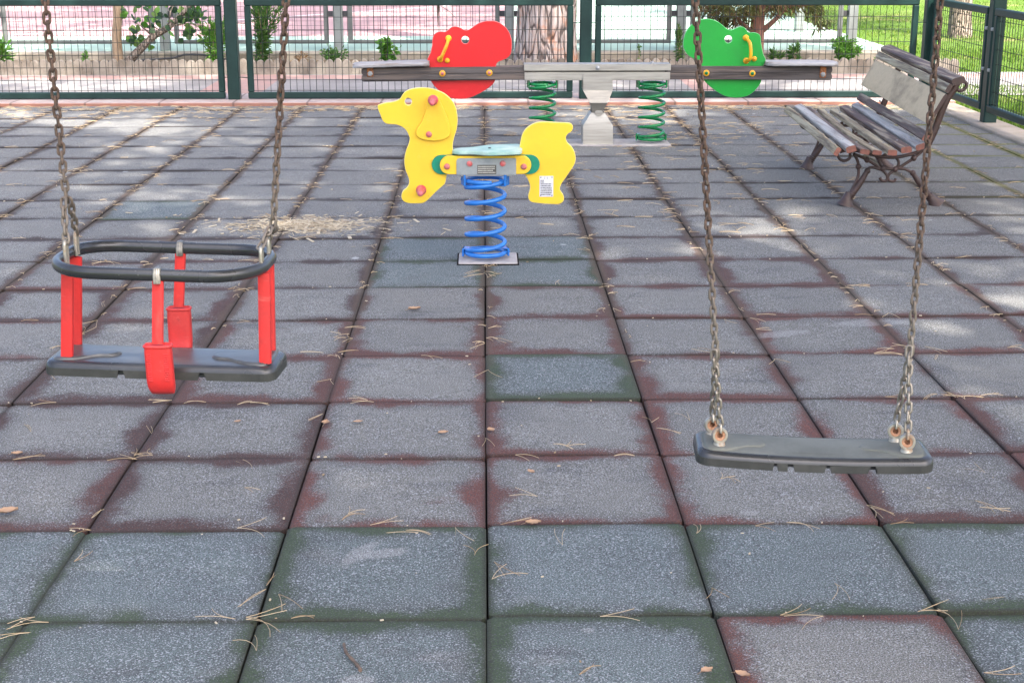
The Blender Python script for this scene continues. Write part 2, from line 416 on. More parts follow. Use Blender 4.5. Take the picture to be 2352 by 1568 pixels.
M['kerb'] = kerb_mat(); M['path'] = path_mat(); M['court'] = court_mat(); M['lawn'] = lawn_mat()


# ------------------------------------------------------------------ mesh builder
def crom(pts, k=4, closed=True):
    n = len(pts); out = []
    rng = range(n) if closed else range(n - 1)
    V = [Vector(p) for p in pts]
    for i in rng:
        if closed:
            a, b, c, d = V[i - 1], V[i], V[(i + 1) % n], V[(i + 2) % n]
        else:
            a, b, c, d = V[max(i - 1, 0)], V[i], V[i + 1], V[min(i + 2, n - 1)]
        for j in range(k):
            t = j / k
            out.append(.5 * ((2 * b) + (c - a) * t + (2 * a - 5 * b + 4 * c - d) * t * t + (3 * b - a - 3 * c + d) * t ** 3))
    if not closed: out.append(V[-1])
    return out


class MB:
    def __init__(s):
        s.v = []; s.f = []; s.mi = []

    def add(s, vs, fs, mi=0):
        o = len(s.v); s.v += [tuple(p) for p in vs]
        for f in fs:
            s.f.append([i + o for i in f]); s.mi.append(mi)
        return s

    def box(s, x0, x1, y0, y1, z0, z1, ch=0.0, mi=0, mat=None):
        """box with small chamfers on every edge"""
        c = min(ch, (x1 - x0) / 2.1, (y1 - y0) / 2.1, (z1 - z0) / 2.1)
        if c <= 0:
            vs = [(x, y, z) for x in (x0, x1) for y in (y0, y1) for z in (z0, z1)]
            fs = [(0, 1, 3, 2), (4, 6, 7, 5), (0, 4, 5, 1), (2, 3, 7, 6), (0, 2, 6, 4), (1, 5, 7, 3)]
        else:
            vs = []; idx = {}
            for ix, x in ((0, x0), (1, x1)):
                for iy, y in ((0, y0), (1, y1)):
                    for iz, z in ((0, z0), (1, z1)):
                        sx, sy, sz = (1 - 2 * ix) * c, (1 - 2 * iy) * c, (1 - 2 * iz) * c
                        for ax, p in (('x', (x, y + sy, z + sz)), ('y', (x + sx, y, z + sz)), ('z', (x + sx, y + sy, z))):
                            idx[(ix, iy, iz, ax)] = len(vs); vs.append(p)
            fs = []
            g = lambda *k: idx[k]
            fs += [(g(0, 0, 0, 'x'), g(0, 0, 1, 'x'), g(0, 1, 1, 'x'), g(0, 1, 0, 'x')), (g(1, 0, 0, 'x'), g(1, 1, 0, 'x'), g(1, 1, 1, 'x'), g(1, 0, 1, 'x')),
                   (g(0, 0, 0, 'y'), g(1, 0, 0, 'y'), g(1, 0, 1, 'y'), g(0, 0, 1, 'y')), (g(0, 1, 0, 'y'), g(0, 1, 1, 'y'), g(1, 1, 1, 'y'), g(1, 1, 0, 'y')),
                   (g(0, 0, 0, 'z'), g(0, 1, 0, 'z'), g(1, 1, 0, 'z'), g(1, 0, 0, 'z')), (g(0, 0, 1, 'z'), g(1, 0, 1, 'z'), g(1, 1, 1, 'z'), g(0, 1, 1, 'z'))]
            for a in (0, 1):
                for b in (0, 1):
                    fs.append((g(a, b, 0, 'x'), g(a, b, 1, 'x'), g(a, b, 1, 'y'), g(a, b, 0, 'y')))
                    fs.append((g(a, 0, b, 'x'), g(a, 1, b, 'x'), g(a, 1, b, 'z'), g(a, 0, b, 'z')))
                    fs.append((g(0, a, b, 'y'), g(1, a, b, 'y'), g(1, a, b, 'z'), g(0, a, b, 'z')))
            for a in (0, 1):
                for b in (0, 1):
                    for d in (0, 1):
                        fs.append((g(a, b, d, 'x'), g(a, b, d, 'y'), g(a, b, d, 'z')))
        if mat: vs = [mat @ Vector(p) for p in vs]
        return s.add(vs, fs, mi)

    def tube(s, path, r, n=10, closed=False, caps=True, flat=None, mi=0):
        """sweep; r number or list; flat=(a,b) oval radii with b along world-up-ish"""
        pts = [Vector(p) for p in path]; m = len(pts)
        rs = r if isinstance(r, (list, tuple)) else [r] * m
        tang = []
        for i in range(m):
            a = pts[i - 1] if (closed or i > 0) else pts[i]
            b = pts[(i + 1) % m] if (closed or i < m - 1) else pts[i]
            t = (b - a); tang.append(t.normalized() if t.length > 1e-9 else Vector((0, 0, 1)))
        up = Vector((0, 0, 1)) if abs(tang[0].z) < .9 else Vector((0, 1, 0))
        u = (up - tang[0] * up.dot(tang[0])).normalized()
        vs = []
        for i in range(m):
            t = tang[i]
            if flat:
                uu = Vector((0, 0, 1)) - t * t.z; u = uu.normalized() if uu.length > 1e-4 else u
            else:
                u = (u - t * u.dot(t)); u = u.normalized() if u.length > 1e-6 else t.orthogonal().normalized()
            w = t.cross(u)
            for k in range(n):
                a = 2 * PI * k / n
                if flat:
                    vs.append(pts[i] + w * math.cos(a) * flat[0] + u * math.sin(a) * flat[1])
                else:
                    vs.append(pts[i] + (u * math.cos(a) + w * math.sin(a)) * rs[i])
        fs = []
        for i in range(m if closed else m - 1):
            j = (i + 1) % m
            for k in range(n):
                l = (k + 1) % n
                fs.append((i * n + k, j * n + k, j * n + l, i * n + l))
        if caps and not closed:
            fs.append(tuple(range(n))); fs.append(tuple((m - 1) * n + k for k in reversed(range(n))))
        return s.add(vs, fs, mi)

    def lathe(s, prof, origin, axis, n=20, mi=0):
        """prof [(radius, along)], revolved about axis from origin"""
        ax = Vector(axis).normalized(); u = ax.orthogonal().normalized(); w = ax.cross(u); o = Vector(origin)
        vs = []; fs = []
        for r, h in prof:
            for k in range(n):
                a = 2 * PI * k / n
                vs.append(o + ax * h + (u * math.cos(a) + w * math.sin(a)) * r)
        for i in range(len(prof) - 1):
            for k in range(n):
                l = (k + 1) % n
                fs.append((i * n + k, i * n + l, (i + 1) * n + l, (i + 1) * n + k))
        if prof[0][0] > 1e-6: fs.append(tuple(reversed(range(n))))
        if prof[-1][0] > 1e-6: fs.append(tuple((len(prof) - 1) * n + k for k in range(n)))
        return s.add(vs, fs, mi)

    def ball(s, c, r, n=12, sc=(1, 1, 1), mi=0):
        prof = [(max(math.sin(PI * i / (n // 2 + 1)), 1e-7) * r, -math.cos(PI * i / (n // 2 + 1)) * r) for i in range(n // 2 + 2)]
        o = len(s.v)
        s.lathe(prof, (0, 0, 0), (0, 0, 1), n, mi)
        for i in range(o, len(s.v)):
            p = s.v[i]; s.v[i] = (c[0] + p[0] * sc[0], c[1] + p[1] * sc[1], c[2] + p[2] * sc[2])
        return s

    def panel(s, outline, y0, y1, holes=(), ch=.003, mi=0, edge=None):
        """flat board from an (x,z) outline, thickness y0..y1 (y0 nearer), chamfered rims, through holes"""
        def inset(o, d):
            n = len(o); r = []
            area = sum(o[i][0] * o[(i + 1) % n][1] - o[(i + 1) % n][0] * o[i][1] for i in range(n))
            sg = 1 if area > 0 else -1
            for i in range(n):
                a, b = Vector(o[i - 1][:2]), Vector(o[(i + 1) % n][:2]); t = (b - a)
                t = t.normalized() if t.length > 1e-9 else Vector((1, 0))
                r.append((o[i][0] - t.y * d * sg, o[i][1] + t.x * d * sg))
            return r
        loops = [([(p[0], p[1]) for p in outline], ch)] + [([(p[0], p[1]) for p in h], -ch) for h in holes]
        fr = []; bk = []; em = mi if edge is None else edge
        for o, d in loops:
            n = len(o); i_ = inset(o, d); base = len(s.v)
            ring = [(p[0], y0, p[1]) for p in i_] + [(p[0], y0 + ch, p[1]) for p in o] + [(p[0], y1 - ch, p[1]) for p in o] + [(p[0], y1, p[1]) for p in i_]
            fs = []
            for k in range(3):
                for i in range(n):
                    j = (i + 1) % n
                    fs.append((k * n + i, k * n + j, (k + 1) * n + j, (k + 1) * n + i))
            s.add(ring, fs, em)
            fr.append((base, i_)); bk.append((base + 3 * n, i_))
        tri = tessellate_polygon([[Vector((p[0], p[1], 0)) for p in lo] for _, lo in fr])
        mapf = [b + i for b, lo in fr for i in range(len(lo))]; mapb = [b + i for b, lo in bk for i in range(len(lo))]
        for t in tri:
            s.f.append([mapf[i] for i in t]); s.mi.append(mi)
            s.f.append([mapb[i] for i in reversed(t)]); s.mi.append(mi)
        return s

    def build(s, name, mats, parent=None, smooth=None, loc=None):
        me = bpy.data.meshes.new(name)
        off = Vector((0, 0, 0))
        if parent is not None: off = parent.matrix_world.translation if False else Vector(parent.get('_w', (0, 0, 0)))
        elif loc is not None: off = Vector(loc)
        me.from_pydata([(p[0] - off.x, p[1] - off.y, p[2] - off.z) for p in s.v], [], s.f)
        mats = mats if isinstance(mats, (list, tuple)) else [mats]
        for m in mats: me.materials.append(m)
        if len(mats) > 1: me.polygons.foreach_set('material_index', s.mi)
        bm_fix(me)
        if smooth is not None: me.set_sharp_from_angle(angle=math.radians(smooth)) if smooth < 180 else None
        me.polygons.foreach_set('use_smooth', [smooth is not None] * len(me.polygons))
        me.update()
        o = bpy.data.objects.new(name, me); COL.objects.link(o)
        if parent is not None:
            o.parent = parent; o['_w'] = tuple(off)
        elif loc is not None:
            o.location = off; o['_w'] = tuple(off)
        return o


def bm_fix(me):
    import bmesh
    b = bmesh.new(); b.from_mesh(me)
    if len(b.faces) < 60000: bmesh.ops.recalc_face_normals(b, faces=b.faces)
    b.to_mesh(me); b.free()


def tag(o, label, cat, group=None, kind=None):
    o['label'] = label; o['category'] = cat
    if group: o['group'] = group
    if kind: o['kind'] = kind
    return o


def thing(name, label, cat, loc, group=None):
    o = bpy.data.objects.new(name, None); COL.objects.link(o)
    o.location = loc; o['_w'] = tuple(loc); o.empty_display_size = .1
    return tag(o, label, cat, group)


def struct(o):
    o['kind'] = 'structure'; return o


def copy_tree(o, parent=None):
    c = o.copy(); COL.objects.link(c)
    if parent is not None: c.parent = parent
    for ch in list(o.children): copy_tree(ch, c)
    return c


def circ(cx, cz, r, n=28):
    return [(cx + r * math.cos(2 * PI * i / n), cz + r * math.sin(2 * PI * i / n)) for i in range(n)]


# ================================================================== SETTING
TX, TY, Y0 = .503, .504, 2.9
XR = 3.70; YB = 12.25     # right and back ends of the rubber floor


def build_floor():
    vs, fs, uv, look = [], [], [], []
    rnd = random.Random(5)
    coldy = {}
    for c in range(-15, 9):
        coldy[c] = (.012 if c >= 0 else -.004) + rnd.uniform(-.008, .008)
    greens = {(0, 3), (-1, 6), (0, 6), (-1, 7), (0, 7), (-3, 9), (-2, 14), (-1, 14)}
    gx, gy = gnd(362, 482); greens.add((math.floor(gx / TX), math.floor((gy - Y0) / TY)))
    gx, gy = gnd(940, 350); greens.add((math.floor(gx / TX), math.floor((gy - Y0) / TY))); greens.discard((-3, 9)); greens.discard((-2, 14)); greens.discard((-1, 14))
    for c in range(-15, 9):
        x0 = c * TX; x1 = x0 + TX
        if x0 > XR - .02: continue
        x1 = min(x1, XR)
        for r in range(-5, 20):
            ya = Y0 + r * TY + coldy[c]; yb = ya + TY
            if ya > YB - .03: continue
            yb = min(yb, YB)
            if r == -5: pass
            j = lambda a: rnd.uniform(-a, a)
            far = max(0, min(1, (ya - 5.0) / 3.5))
            g = .0020 - .0008 * far
            X0, X1, YA, YBB = x0 + g + j(.002), x1 - g + j(.002), ya + .0012 + j(.0012), yb - .0012 + j(.0012)
            zt = j(.0022)
            tilt = (j(.006), j(.006)); sag = rnd.uniform(.001, .0055)
            isg = 1.0 if ((r <= 0 and (c, r) != (1, -1)) or (c, r) in greens) else 0.0
            wear = rnd.uniform(.15, 1.0) * (1 - .45 * far)
            if c >= 3 and r > 2: wear *= .55
            rn = rnd.random()
            if isg: rn = .7 + .3 * rn
            elif c >= 0 and r < 8: rn = .45 + .55 * rn
            elif far > .3: rn *= .6
            # ring of points round the tile, more of them along the edges
            ring = []
            R = .014
            n = 7
            base = [(X0, YA), (X1, YA), (X1, YBB), (X0, YBB)]
            for e in range(4):
                a, b = Vector(base[e]), Vector(base[(e + 1) % 4])
                t = (b - a).normalized(); L = (b - a).length
                for k in range(n):
                    q = a + t * (R + (L - 2 * R) * k / (n - 1))
                    ring.append(q)
            cx, cy = (X0 + X1) / 2, (YA + YBB) / 2
            b0 = len(vs); m = len(ring)

            def hz(p):
                ex = min(p.x - X0, X1 - p.x); ey = min(p.y - YA, YBB - p.y)
                dc = math.hypot(max(0, .10 - (p.x - X0 if p.x < cx else X1 - p.x)), max(0, .10 - (p.y - YA if p.y < cy else YBB - p.y)))
                return zt + tilt[0] * (p.x - cx) / .25 * .4 + tilt[1] * (p.y - cy) / .25 * .4 - sag * min(1, dc / .12) + .0016 * mnoise.noise((p.x * 7, p.y * 7, c * 3.1 + r))
            for q in ring: vs.append((q.x, q.y, -.032))
            for q in ring: vs.append((q.x, q.y, hz(q) - .0018))
            ins = []
            for q in ring:
                i_ = Vector((q.x + (.004 if q.x < cx - .2 else -.004 if q.x > cx + .2 else 0) * (1 if min(q.x - X0, X1 - q.x) < .02 else 0),
                             q.y + (.004 if q.y < cy else -.004) * (1 if min(q.y - YA, YBB - q.y) < .02 else 0)))
                ins.append(i_); vs.append((i_.x, i_.y, hz(i_)))
            mid = []
            for q in ring:
                i_ = Vector((cx + (q.x - cx) * .72, cy + (q.y - cy) * .72)); mid.append(i_)
                vs.append((i_.x, i_.y, zt + tilt[0] * (i_.x - cx) * 1.6 + tilt[1] * (i_.y - cy) * 1.6))
            nf = len(fs)
            for k in range(3):
                for i in range(m):
                    l = (i + 1) % m
                    fs.append([b0 + k * m + i, b0 + k * m + l, b0 + (k + 1) * m + l, b0 + (k + 1) * m + i])
            fs.append([b0 + 3 * m + i for i in range(m)])
            for f in fs[nf:]:
                for vi in f:
                    p = vs[vi]
                    uv.append(((p[0] - x0) / TX, (p[1] - ya) / TY)); look.append((isg, wear, rn, 1))
    nt = len(fs)
    b0 = len(vs)
    vs += [(-15 * TX - .1, .2, -.032), (XR + .005, .2, -.032), (XR + .005, YB + .005, -.032), (-15 * TX - .1, YB + .005, -.032)]
    fs.append([b0, b0 + 1, b0 + 2, b0 + 3])
    for _ in range(4): uv.append((.5, .5)); look.append((0, 0, 0, 1))
    me = bpy.data.meshes.new('rubber_floor')
    me.from_pydata(vs, [], fs)
    ul = me.uv_layers.new(name='tile')
    ul.data.foreach_set('uv', [a for t in uv for a in t])
    ca = me.color_attributes.new('tile_look', 'FLOAT_COLOR', 'CORNER')
    ca.data.foreach_set('color', [a for t in look for a in t])
    me.materials.append(M['tile']); me.materials.append(M['underlay'])
    me.polygons.foreach_set('material_index', [0] * nt + [1])
    sm = [False] * len(fs)
    me.polygons.foreach_set('use_smooth', sm)
    o = bpy.data.objects.new('rubber_floor', me); COL.objects.link(o)
    return struct(o)


build_floor()

# terrain under everything, reaching to the horizon: the lawn is this sheet
def sheet(name, x0, x1, y0, y1, z, mat, nx=1, ny=1, zf=None):
    b = MB(); vs = []; fs = []
    for j in range(ny + 1):
        for i in range(nx + 1):
            x = x0 + (x1 - x0) * i / nx; y = y0 + (y1 - y0) * j / ny
            vs.append((x, y, z + (zf(x, y) if zf else 0)))
    for j in range(ny):
        for i in range(nx):
            a = j * (nx + 1) + i
            fs.append((a, a + 1, a + nx + 2, a + nx + 1))
    b.add(vs, fs)
    return b.build(name, mat)


struct(sheet('ground', -160, 160, -60, 260, -.06, M['lawn']))
# lawn to the right of the kerb and round the back of the court
lb = MB()
def lawn_patch(x0, x1, y0, y1, nx, ny, hump):
    vs = []; fs = []
    for j in range(ny + 1):
        for i in range(nx + 1):
            x = x0 + (x1 - x0) * i / nx; y = y0 + (y1 - y0) * j / ny
            vs.append((x, y, -.012 + .02 * mnoise.noise((x * .8, y * .8, 0)) + hump * max(0, (y - 20) / 14)))
    for j in range(ny):
        for i in range(nx):
            a = j * (nx + 1) + i; fs.append((a, a + 1, a + nx + 2, a + nx + 1))
    lb.add(vs, fs)
lawn_patch(3.97, 40, -6, 13.72, 50, 30, 0)
lawn_patch(4.53, 40, 15.03, 60, 50, 60, .15)
struct(lb.build('lawn', M['lawn'], smooth=180))

# kerb: a low painted border along the back and the lawn side
kb = MB()
kb.box(-9, 3.98, YB + .004, 12.93, -.05, .028, .006)
struct(kb.build('kerb', M['kerb'], smooth=30))
kb = MB(); kb.box(XR + .004, 3.96, -2, YB, -.05, .016, .006)
struct(kb.build('side_kerb', pmat('side_kerb_concrete', (.36, .30, .24), (.27, .23, .17), rough=.9, scale=5, bump=.4, fine=.2), smooth=30))
struct(sheet('path', -30, 30, 12.935, 15.0, .0, M['path']))
# planted bed, its scalloped edging, the court's kerb and the court
EY = 14.87; KY = 15.66
struct(sheet('soil', -30, 4.46, EY + .06, KY, .075, M['soil'], 300, 8, lambda x, y: .025 * mnoise.noise((x * 3, y * 3, 0))))
eb = MB()
ew = .087
x = -9.0; xe = atY(2185, 170, EY)[0]
k = 0
prof = [(0, 1), (.12, .985), (.25, .95), (.37, .88), (.46, .78), (.5, .70)]
while x < xe:
    x1 = x + ew; cx = (x + x1) / 2; hh = .150 + .006 * math.sin(k * 1.7)
    out = [(x + .0015, -.04), (x1 - .0015, -.04)]
    pr = [(cx + ew * .985 * t, hh * q) for t, q in reversed(prof)] + [(cx - ew * .985 * t, hh * q) for t, q in prof[1:]]
    eb.panel(out + pr, EY + .004 * math.sin(k * 2.3), EY + .058, ch=.004)
    x = x1; k += 1
tag(eb.build('garden_edging', M['edging'], smooth=40), 'pale scalloped concrete edging along the front of the planted bed', 'edging')
cb = MB(); cb.box(-30, 4.5, KY, KY + .26, -.05, .150, .012)
struct(cb.build('court_kerb', M['ckerb'], smooth=30))
ct = MB(); ct.box(-30, 4.5, KY + .263, 60, -.05, .146, 0)
struct(ct.build('court', M['court']))

# grass blades on the lawn
def grass():
    rnd = random.Random(8); vs = []; fs = []
    def blade(x, y, z, h, w):
        a = rnd.uniform(0, 2 * PI); lean = rnd.uniform(.1, .7) * h; b = rnd.uniform(0, 2 * PI)
        dx, dy = math.cos(a) * w, math.sin(a) * w
        o = len(vs)
        vs.extend([(x - dx, y - dy, z), (x + dx, y + dy, z), (x + dx * .6 + math.cos(b) * lean * .4, y + dy * .6 + math.sin(b) * lean * .4, z + h * .6), (x + math.cos(b) * lean, y + math.sin(b) * lean, z + h)])
        fs.append((o, o + 1, o + 2)); fs.append((o, o + 2, o + 3))
    for _ in range(12000):
        x = 3.99 + 2.2 * rnd.random() ** 1.3; y = rnd.uniform(9, 13.7)
        blade(x, y, -.01, rnd.uniform(.025, .06), .003)
    for _ in range(26000):
        y = 15.05 + 18 * rnd.random() ** 1.5; x = 4.55 + rnd.random() * (y * .42 - 4)
        if mnoise.noise((x * .55, y * .55, 3)) > .12 and rnd.random() < .75: continue
        blade(x, y, .0 + .15 * max(0, (y - 20) / 14), rnd.uniform(.02, .05), .006)
    b = MB(); b.add(vs, fs)
    o = b.build('grass', M['grass']); o['kind'] = 'stuff'
    o['label'] = 'short green grass blades on the lawn beyond the fence'; o['category'] = 'grass'
grass()

# ================================================================== FENCES
FY = 12.5
def fence_panel(parent, a, b, z0, z1, back=False, sx=.052, rail=.055):
    """framed welded-mesh panel between ground points a and b (outer edges of the frame)"""
    A, B = Vector((a[0], a[1], 0)), Vector((b[0], b[1], 0)); d = (B - A).normalized(); L = (B - A).length
    n = Vector((-d.y, d.x, 0))
    mat = Matrix(((d.x, n.x, 0, A.x), (d.y, n.y, 0, A.y), (0, 0, 1, 0), (0, 0, 0, 1)))
    f = MB(); t = .021
    f.box(0, L, -t, t, z0, z0 + rail, .008, mat=mat); f.box(0, L, -t, t, z1 - rail, z1, .008, mat=mat)
    f.box(0, sx, -t + .001, t - .001, z0 + rail - .002, z1 - rail + .002, .008, mat=mat)
    f.box(L - sx, L, -t + .001, t - .001, z0 + rail - .002, z1 - rail + .002, .008, mat=mat)
    fr = f.build('panel_frame', M['fence'], parent, 35)
    w = MB(); r = .0026
    x = sx + .03
    while x < L - sx:
        p0 = mat @ Vector((x, 0, z0 + rail - .006)); p1 = mat @ Vector((x, 0, z1 - rail + .006))
        w.tube([p0, p1], r, 5, caps=False); x += .0555
    z = z0 + rail + .012
    while z < z1 - rail:
        w.tube([mat @ Vector((sx - .005, -.004, z)), mat @ Vector((L - sx + .005, -.004, z))], r, 5, caps=False); z += .104 if z > z0 + rail + .02 else .088
    w.build('wire_mesh', M['wire'], fr, 180)
    return fr


def fence_post(parent, x, y, h, w=.1, z0=.02):
    p = MB(); p.box(x - w / 2, x + w / 2, y - w / 2, y + w / 2, z0, h, .008)
    o = p.build('post', M['fence'], parent, 35)
    c = MB(); c.box(x - w / 2 - .004, x + w / 2 + .004, y - w / 2 - .004, y + w / 2 + .004, h, h + .012, .004)
    c.build('post_cap', M['fence'], o, 35)
    return o


bf = thing('mesh_fence', 'dark green welded mesh fence behind the seesaw, standing on the pink kerb', 'fence', (0, FY, .028))
PX = [-8.03, -5.09, atY(538, 200, FY)[0], atY(1344, 180, FY)[0], atY(2128, 180, FY)[0]]
PR = [(PX[0] + .09, PX[1] - .09), (PX[1] + .09, atY(513, 120, FY)[0]), (atY(566, 120, FY)[0], atY(1316, 120, FY)[0]), (atY(1366, 120, FY)[0], atY(2103, 120, FY)[0])]
for xa, xb in PR: fence_panel(bf, (xa, FY), (xb, FY), .034, .858)
for x_ in PX: fence_post(bf, x_, FY + .01, 1.15)
# clips tying the frames to the posts
for xp in PX[1:]:
    for zz in (.21, .66):
        c = MB(); c.tube([(xp - .12, FY - .01, zz), (xp - .06, FY - .028, zz + .004), (xp + .06, FY - .028, zz + .004), (xp + (.12 if xp < 3 else .05), FY - .01, zz)], .0035, 6)
        c.build('clip', M['fence'], bf, 60)
sf = thing('mesh_fence', 'dark green welded mesh fence between the bench and the lawn', 'fence', (3.8, 11, 0))
SX = 3.80
fence_panel(sf, (SX, 11.08), (SX, FY - .06), .10, .865)
fence_panel(sf, (SX, 8.1), (SX, 10.92), .10, .865)
fence_panel(sf, (SX, 5.1), (SX, 7.92), .10, .865)
for yy in (11.0, 8.01, 5.0): fence_post(sf, SX + .03, yy, 1.15, z0=-.05)
for yy in (10.93, 11.07):
    for zz in (.41, .71):
        c = MB(); c.box(SX - .03, SX + .0, yy - .02, yy + .02, zz - .012, zz + .012, .004)
        c.build('clip', M['clip'], sf, 40)

# court fence: grey posts with grey framed panels of fine mesh
CY = 16.05
cf = thing('court_fence', 'grey steel framed mesh fence round the sports court', 'fence', (0, CY, .15))
cpx = [atY(x_, 120, CY)[0] for x_ in (-12, 381, 779, 1170, 1562, 1953)]
cpx = [2 * cpx[0] - cpx[1]] + cpx
def court_panel(a, b, z0, z1):
    A, B = Vector((a[0], a[1], 0)), Vector((b[0], b[1], 0)); d = (B - A).normalized(); L = (B - A).length
    n = Vector((-d.y, d.x, 0)); mat = Matrix(((d.x, n.x, 0, A.x), (d.y, n.y, 0, A.y), (0, 0, 1, 0), (0, 0, 0, 1)))
    f = MB()
    f.box(0, L, -.02, .02, z0, z0 + .04, .004, mat=mat); f.box(0, L, -.02, .02, z1 - .04, z1, .004, mat=mat)
    f.box(0, .05, -.019, .019, z0 + .038, z1 - .038, .004, mat=mat); f.box(L - .05, L, -.019, .019, z0 + .038, z1 - .038, .004, mat=mat)
    fr = f.build('panel_frame', M['galvdark'], cf, 35)
    w = MB(); x_ = .075
    while x_ < L - .05:
        w.tube([mat @ Vector((x_, 0, z0 + .035)), mat @ Vector((x_, 0, z1 - .035))], .0016, 4, caps=False); x_ += .05
    z = z0 + .09
    while z < z1 - .04:
        w.tube([mat @ Vector((.045, -.003, z)), mat @ Vector((L - .045, -.003, z))], .0016, 4, caps=False); z += .05
    w.build('wire_mesh', M['thinwire'], fr, 180)
for i in range(len(cpx) - 1):
    a, b = cpx[i], cpx[i + 1]
    court_panel((a + .105, CY), (b - .105, CY), .215, 1.6)
for i, x_ in enumerate(cpx):
    p = MB(); p.box(x_ - .05, x_ + .05, CY - .05, CY + .05, .146, 2.6, .006); p.build('post', M['galv'], cf, 35)
    for s in (-1, 1):
        if (s == 1 and i == len(cpx) - 1) or (s == -1 and i == 0): continue
        c = MB(); xa, xb = sorted((x_ + s * .05, x_ + s * .11)); c.box(xa, xb, CY - .012, CY + .012, .50, .56, .003)
        c.build('hinge', M['ink'], cf, 35)
xs = cpx[-1]
for yy in (18.75, 21.5, 24.3, 27.1, 30):
    p = MB(); p.box(xs - .05, xs + .05, yy - .05, yy + .05, .146, 2.6, .006); p.build('post', M['galv'], cf, 35)


# ================================================================== SPRINGS AND RIDERS
def helix(cx, cy, z0, z1, R, turns, n=26, ph=0):
    N = int(turns * n); out = []
    for i in range(N + 1):
        t = i / N; a = ph + 2 * PI * turns * t
        # flat dead coils at both ends
        e = min(t, 1 - t) * turns
        tt = t
        out.append((cx + R * math.cos(a), cy + R * math.sin(a), z0 + (z1 - z0) * tt))
    return out


def spring_path(cx, cy, z0, z1, R, active, ph, n=28):
    """one flat coil at each end, active coils between"""
    pts = []
    tot = active + 2 * .85
    N = int(tot * n)
    for i in range(N + 1):
        t = tot * i / N
        a = ph + 2 * PI * t
        h = 0 if t < .85 else 1 if t > .85 + active else None
        if h is None:
            s = (t - .85) / active
            h = s + .025 * math.sin(2 * PI * s) * 0
        pts.append((cx + R * math.cos(a), cy + R * math.sin(a), z0 + (z1 - z0) * h))
    return pts


def bolt_cap(parent, name, x, z, y, r, mat, d=.009):
    b = MB(); b.lathe([(r, 0), (r, .003), (r * .93, .006), (r * .7, d), (r * .35, d + .002), (1e-6, d + .0028)], (x, y, z), (0, -1, 0), 20)
    return b.build(name, mat, parent, 50)


DY = 6.44
dog = thing('dog_spring_rider', 'yellow dog shaped rocking toy on a blue coil spring', 'spring rider', (.012, DY, 0))
zA = crop(1080, 230, 7.84); zB = crop(1150, 400, 7.84); zC = crop(1440, 340, 5.6); zE = crop(1300, 480, 4.9)
yf = DY - .011
head = [zA(*p, yf) for p in [(205, 640), (250, 600), (400, 560), (560, 540), (680, 495), (730, 455), (765, 395), (830, 315), (940, 255), (1080, 225), (1250, 215), (1400, 228), (1560, 270), (1720, 340), (1850, 440), (1950, 560), (2010, 700), (2040, 880), (2040, 1040), (2020, 1180), (1975, 1320), (1943, 1450), (1930, 1560)]]
head += [zB(*p, yf) for p in [(1385, 300), (1372, 420), (1345, 600), (1290, 780), (1245, 900), (1225, 1010), (1195, 1095), (1100, 1180), (980, 1290), (880, 1390), (800, 1465), (735, 1515), (650, 1538), (510, 1540), (380, 1535), (285, 1508), (225, 1455), (203, 1390), (212, 1310), (250, 1240), (315, 1190), (365, 1115), (382, 1040), (370, 960), (340, 880), (300, 780), (275, 660), (270, 540), (285, 420), (310, 320), (355, 210), (385, 110), (392, 30)]]
head += [zA(*p, yf) for p in [(925, 1320), (890, 1240), (830, 1160), (740, 1100), (640, 1067), (500, 1055), (400, 1040), (325, 975), (290, 900), (265, 830), (225, 735)]]
eye = circ(*zA(910, 535, yf), .0155)
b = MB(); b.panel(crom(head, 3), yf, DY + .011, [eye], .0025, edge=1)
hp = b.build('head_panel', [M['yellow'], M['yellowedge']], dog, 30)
tail = [zC(*p, yf) for p in [(468, 470), (480, 400), (503, 310), (540, 240), (600, 180), (680, 132), (760, 106), (850, 97), (960, 100), (1100, 108), (1250, 114), (1308, 130), (1335, 165), (1335, 210), (1308, 258), (1250, 298), (1225, 340), (1225, 390), (1250, 440), (1310, 500), (1350, 560), (1375, 640), (1380, 720), (1358, 800), (1300, 890), (1220, 1010), (1150, 1110), (1125, 1170), (1125, 1212), (1150, 1255), (1180, 1300), (1190, 1360), (1170, 1410), (1115, 1445), (1040, 1450), (900, 1441), (740, 1428), (655, 1410), (612, 1370), (602, 1310), (620, 1240), (632, 1180), (625, 1120), (600, 1050), (560, 980), (500, 900), (480, 800), (465, 640), (461, 540)]]
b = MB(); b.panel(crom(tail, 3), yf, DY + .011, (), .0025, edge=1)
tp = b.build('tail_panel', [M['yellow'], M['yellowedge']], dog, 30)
# ear board both sides
ear = [(1340, 470), (1370, 420), (1420, 387), (1480, 375), (1545, 395), (1600, 440), (1640, 520), (1700, 660), (1780, 850), (1840, 1010), (1870, 1140), (1880, 1250), (1850, 1330), (1780, 1385), (1670, 1420), (1500, 1440), (1330, 1425), (1200, 1390), (1120, 1340), (1085, 1270), (1095, 1190), (1140, 1110), (1210, 1000), (1270, 870), (1310, 740), (1325, 640), (1330, 550)]
e2 = crom([zA(*p, yf - .02) for p in ear], 3)
for s in (0, 1):
    b = MB()
    if s == 0: b.panel(e2, yf - .0165, yf - .0008, (), .0025)
    else: b.panel(e2, DY + .0118, DY + .0275, (), .0025)
    er = b.build('ear', M['yellow'], hp, 30)
def grip(parent, x, z, y, L=.125, sg=-1):
    b = MB(); b.lathe([(.021, 0), (.0225, .004), (.0225, .009), (.017, .014), (.0125, .03), (.0128, .05), (.0122, .07), (.0125, L - .012), (.0105, L - .003), (.006, L), (1e-6, L + .001)], (x, y, z), (0, sg, 0), 22)
    return b.build('hand_grip', M['pinkgrip'], parent, 50)
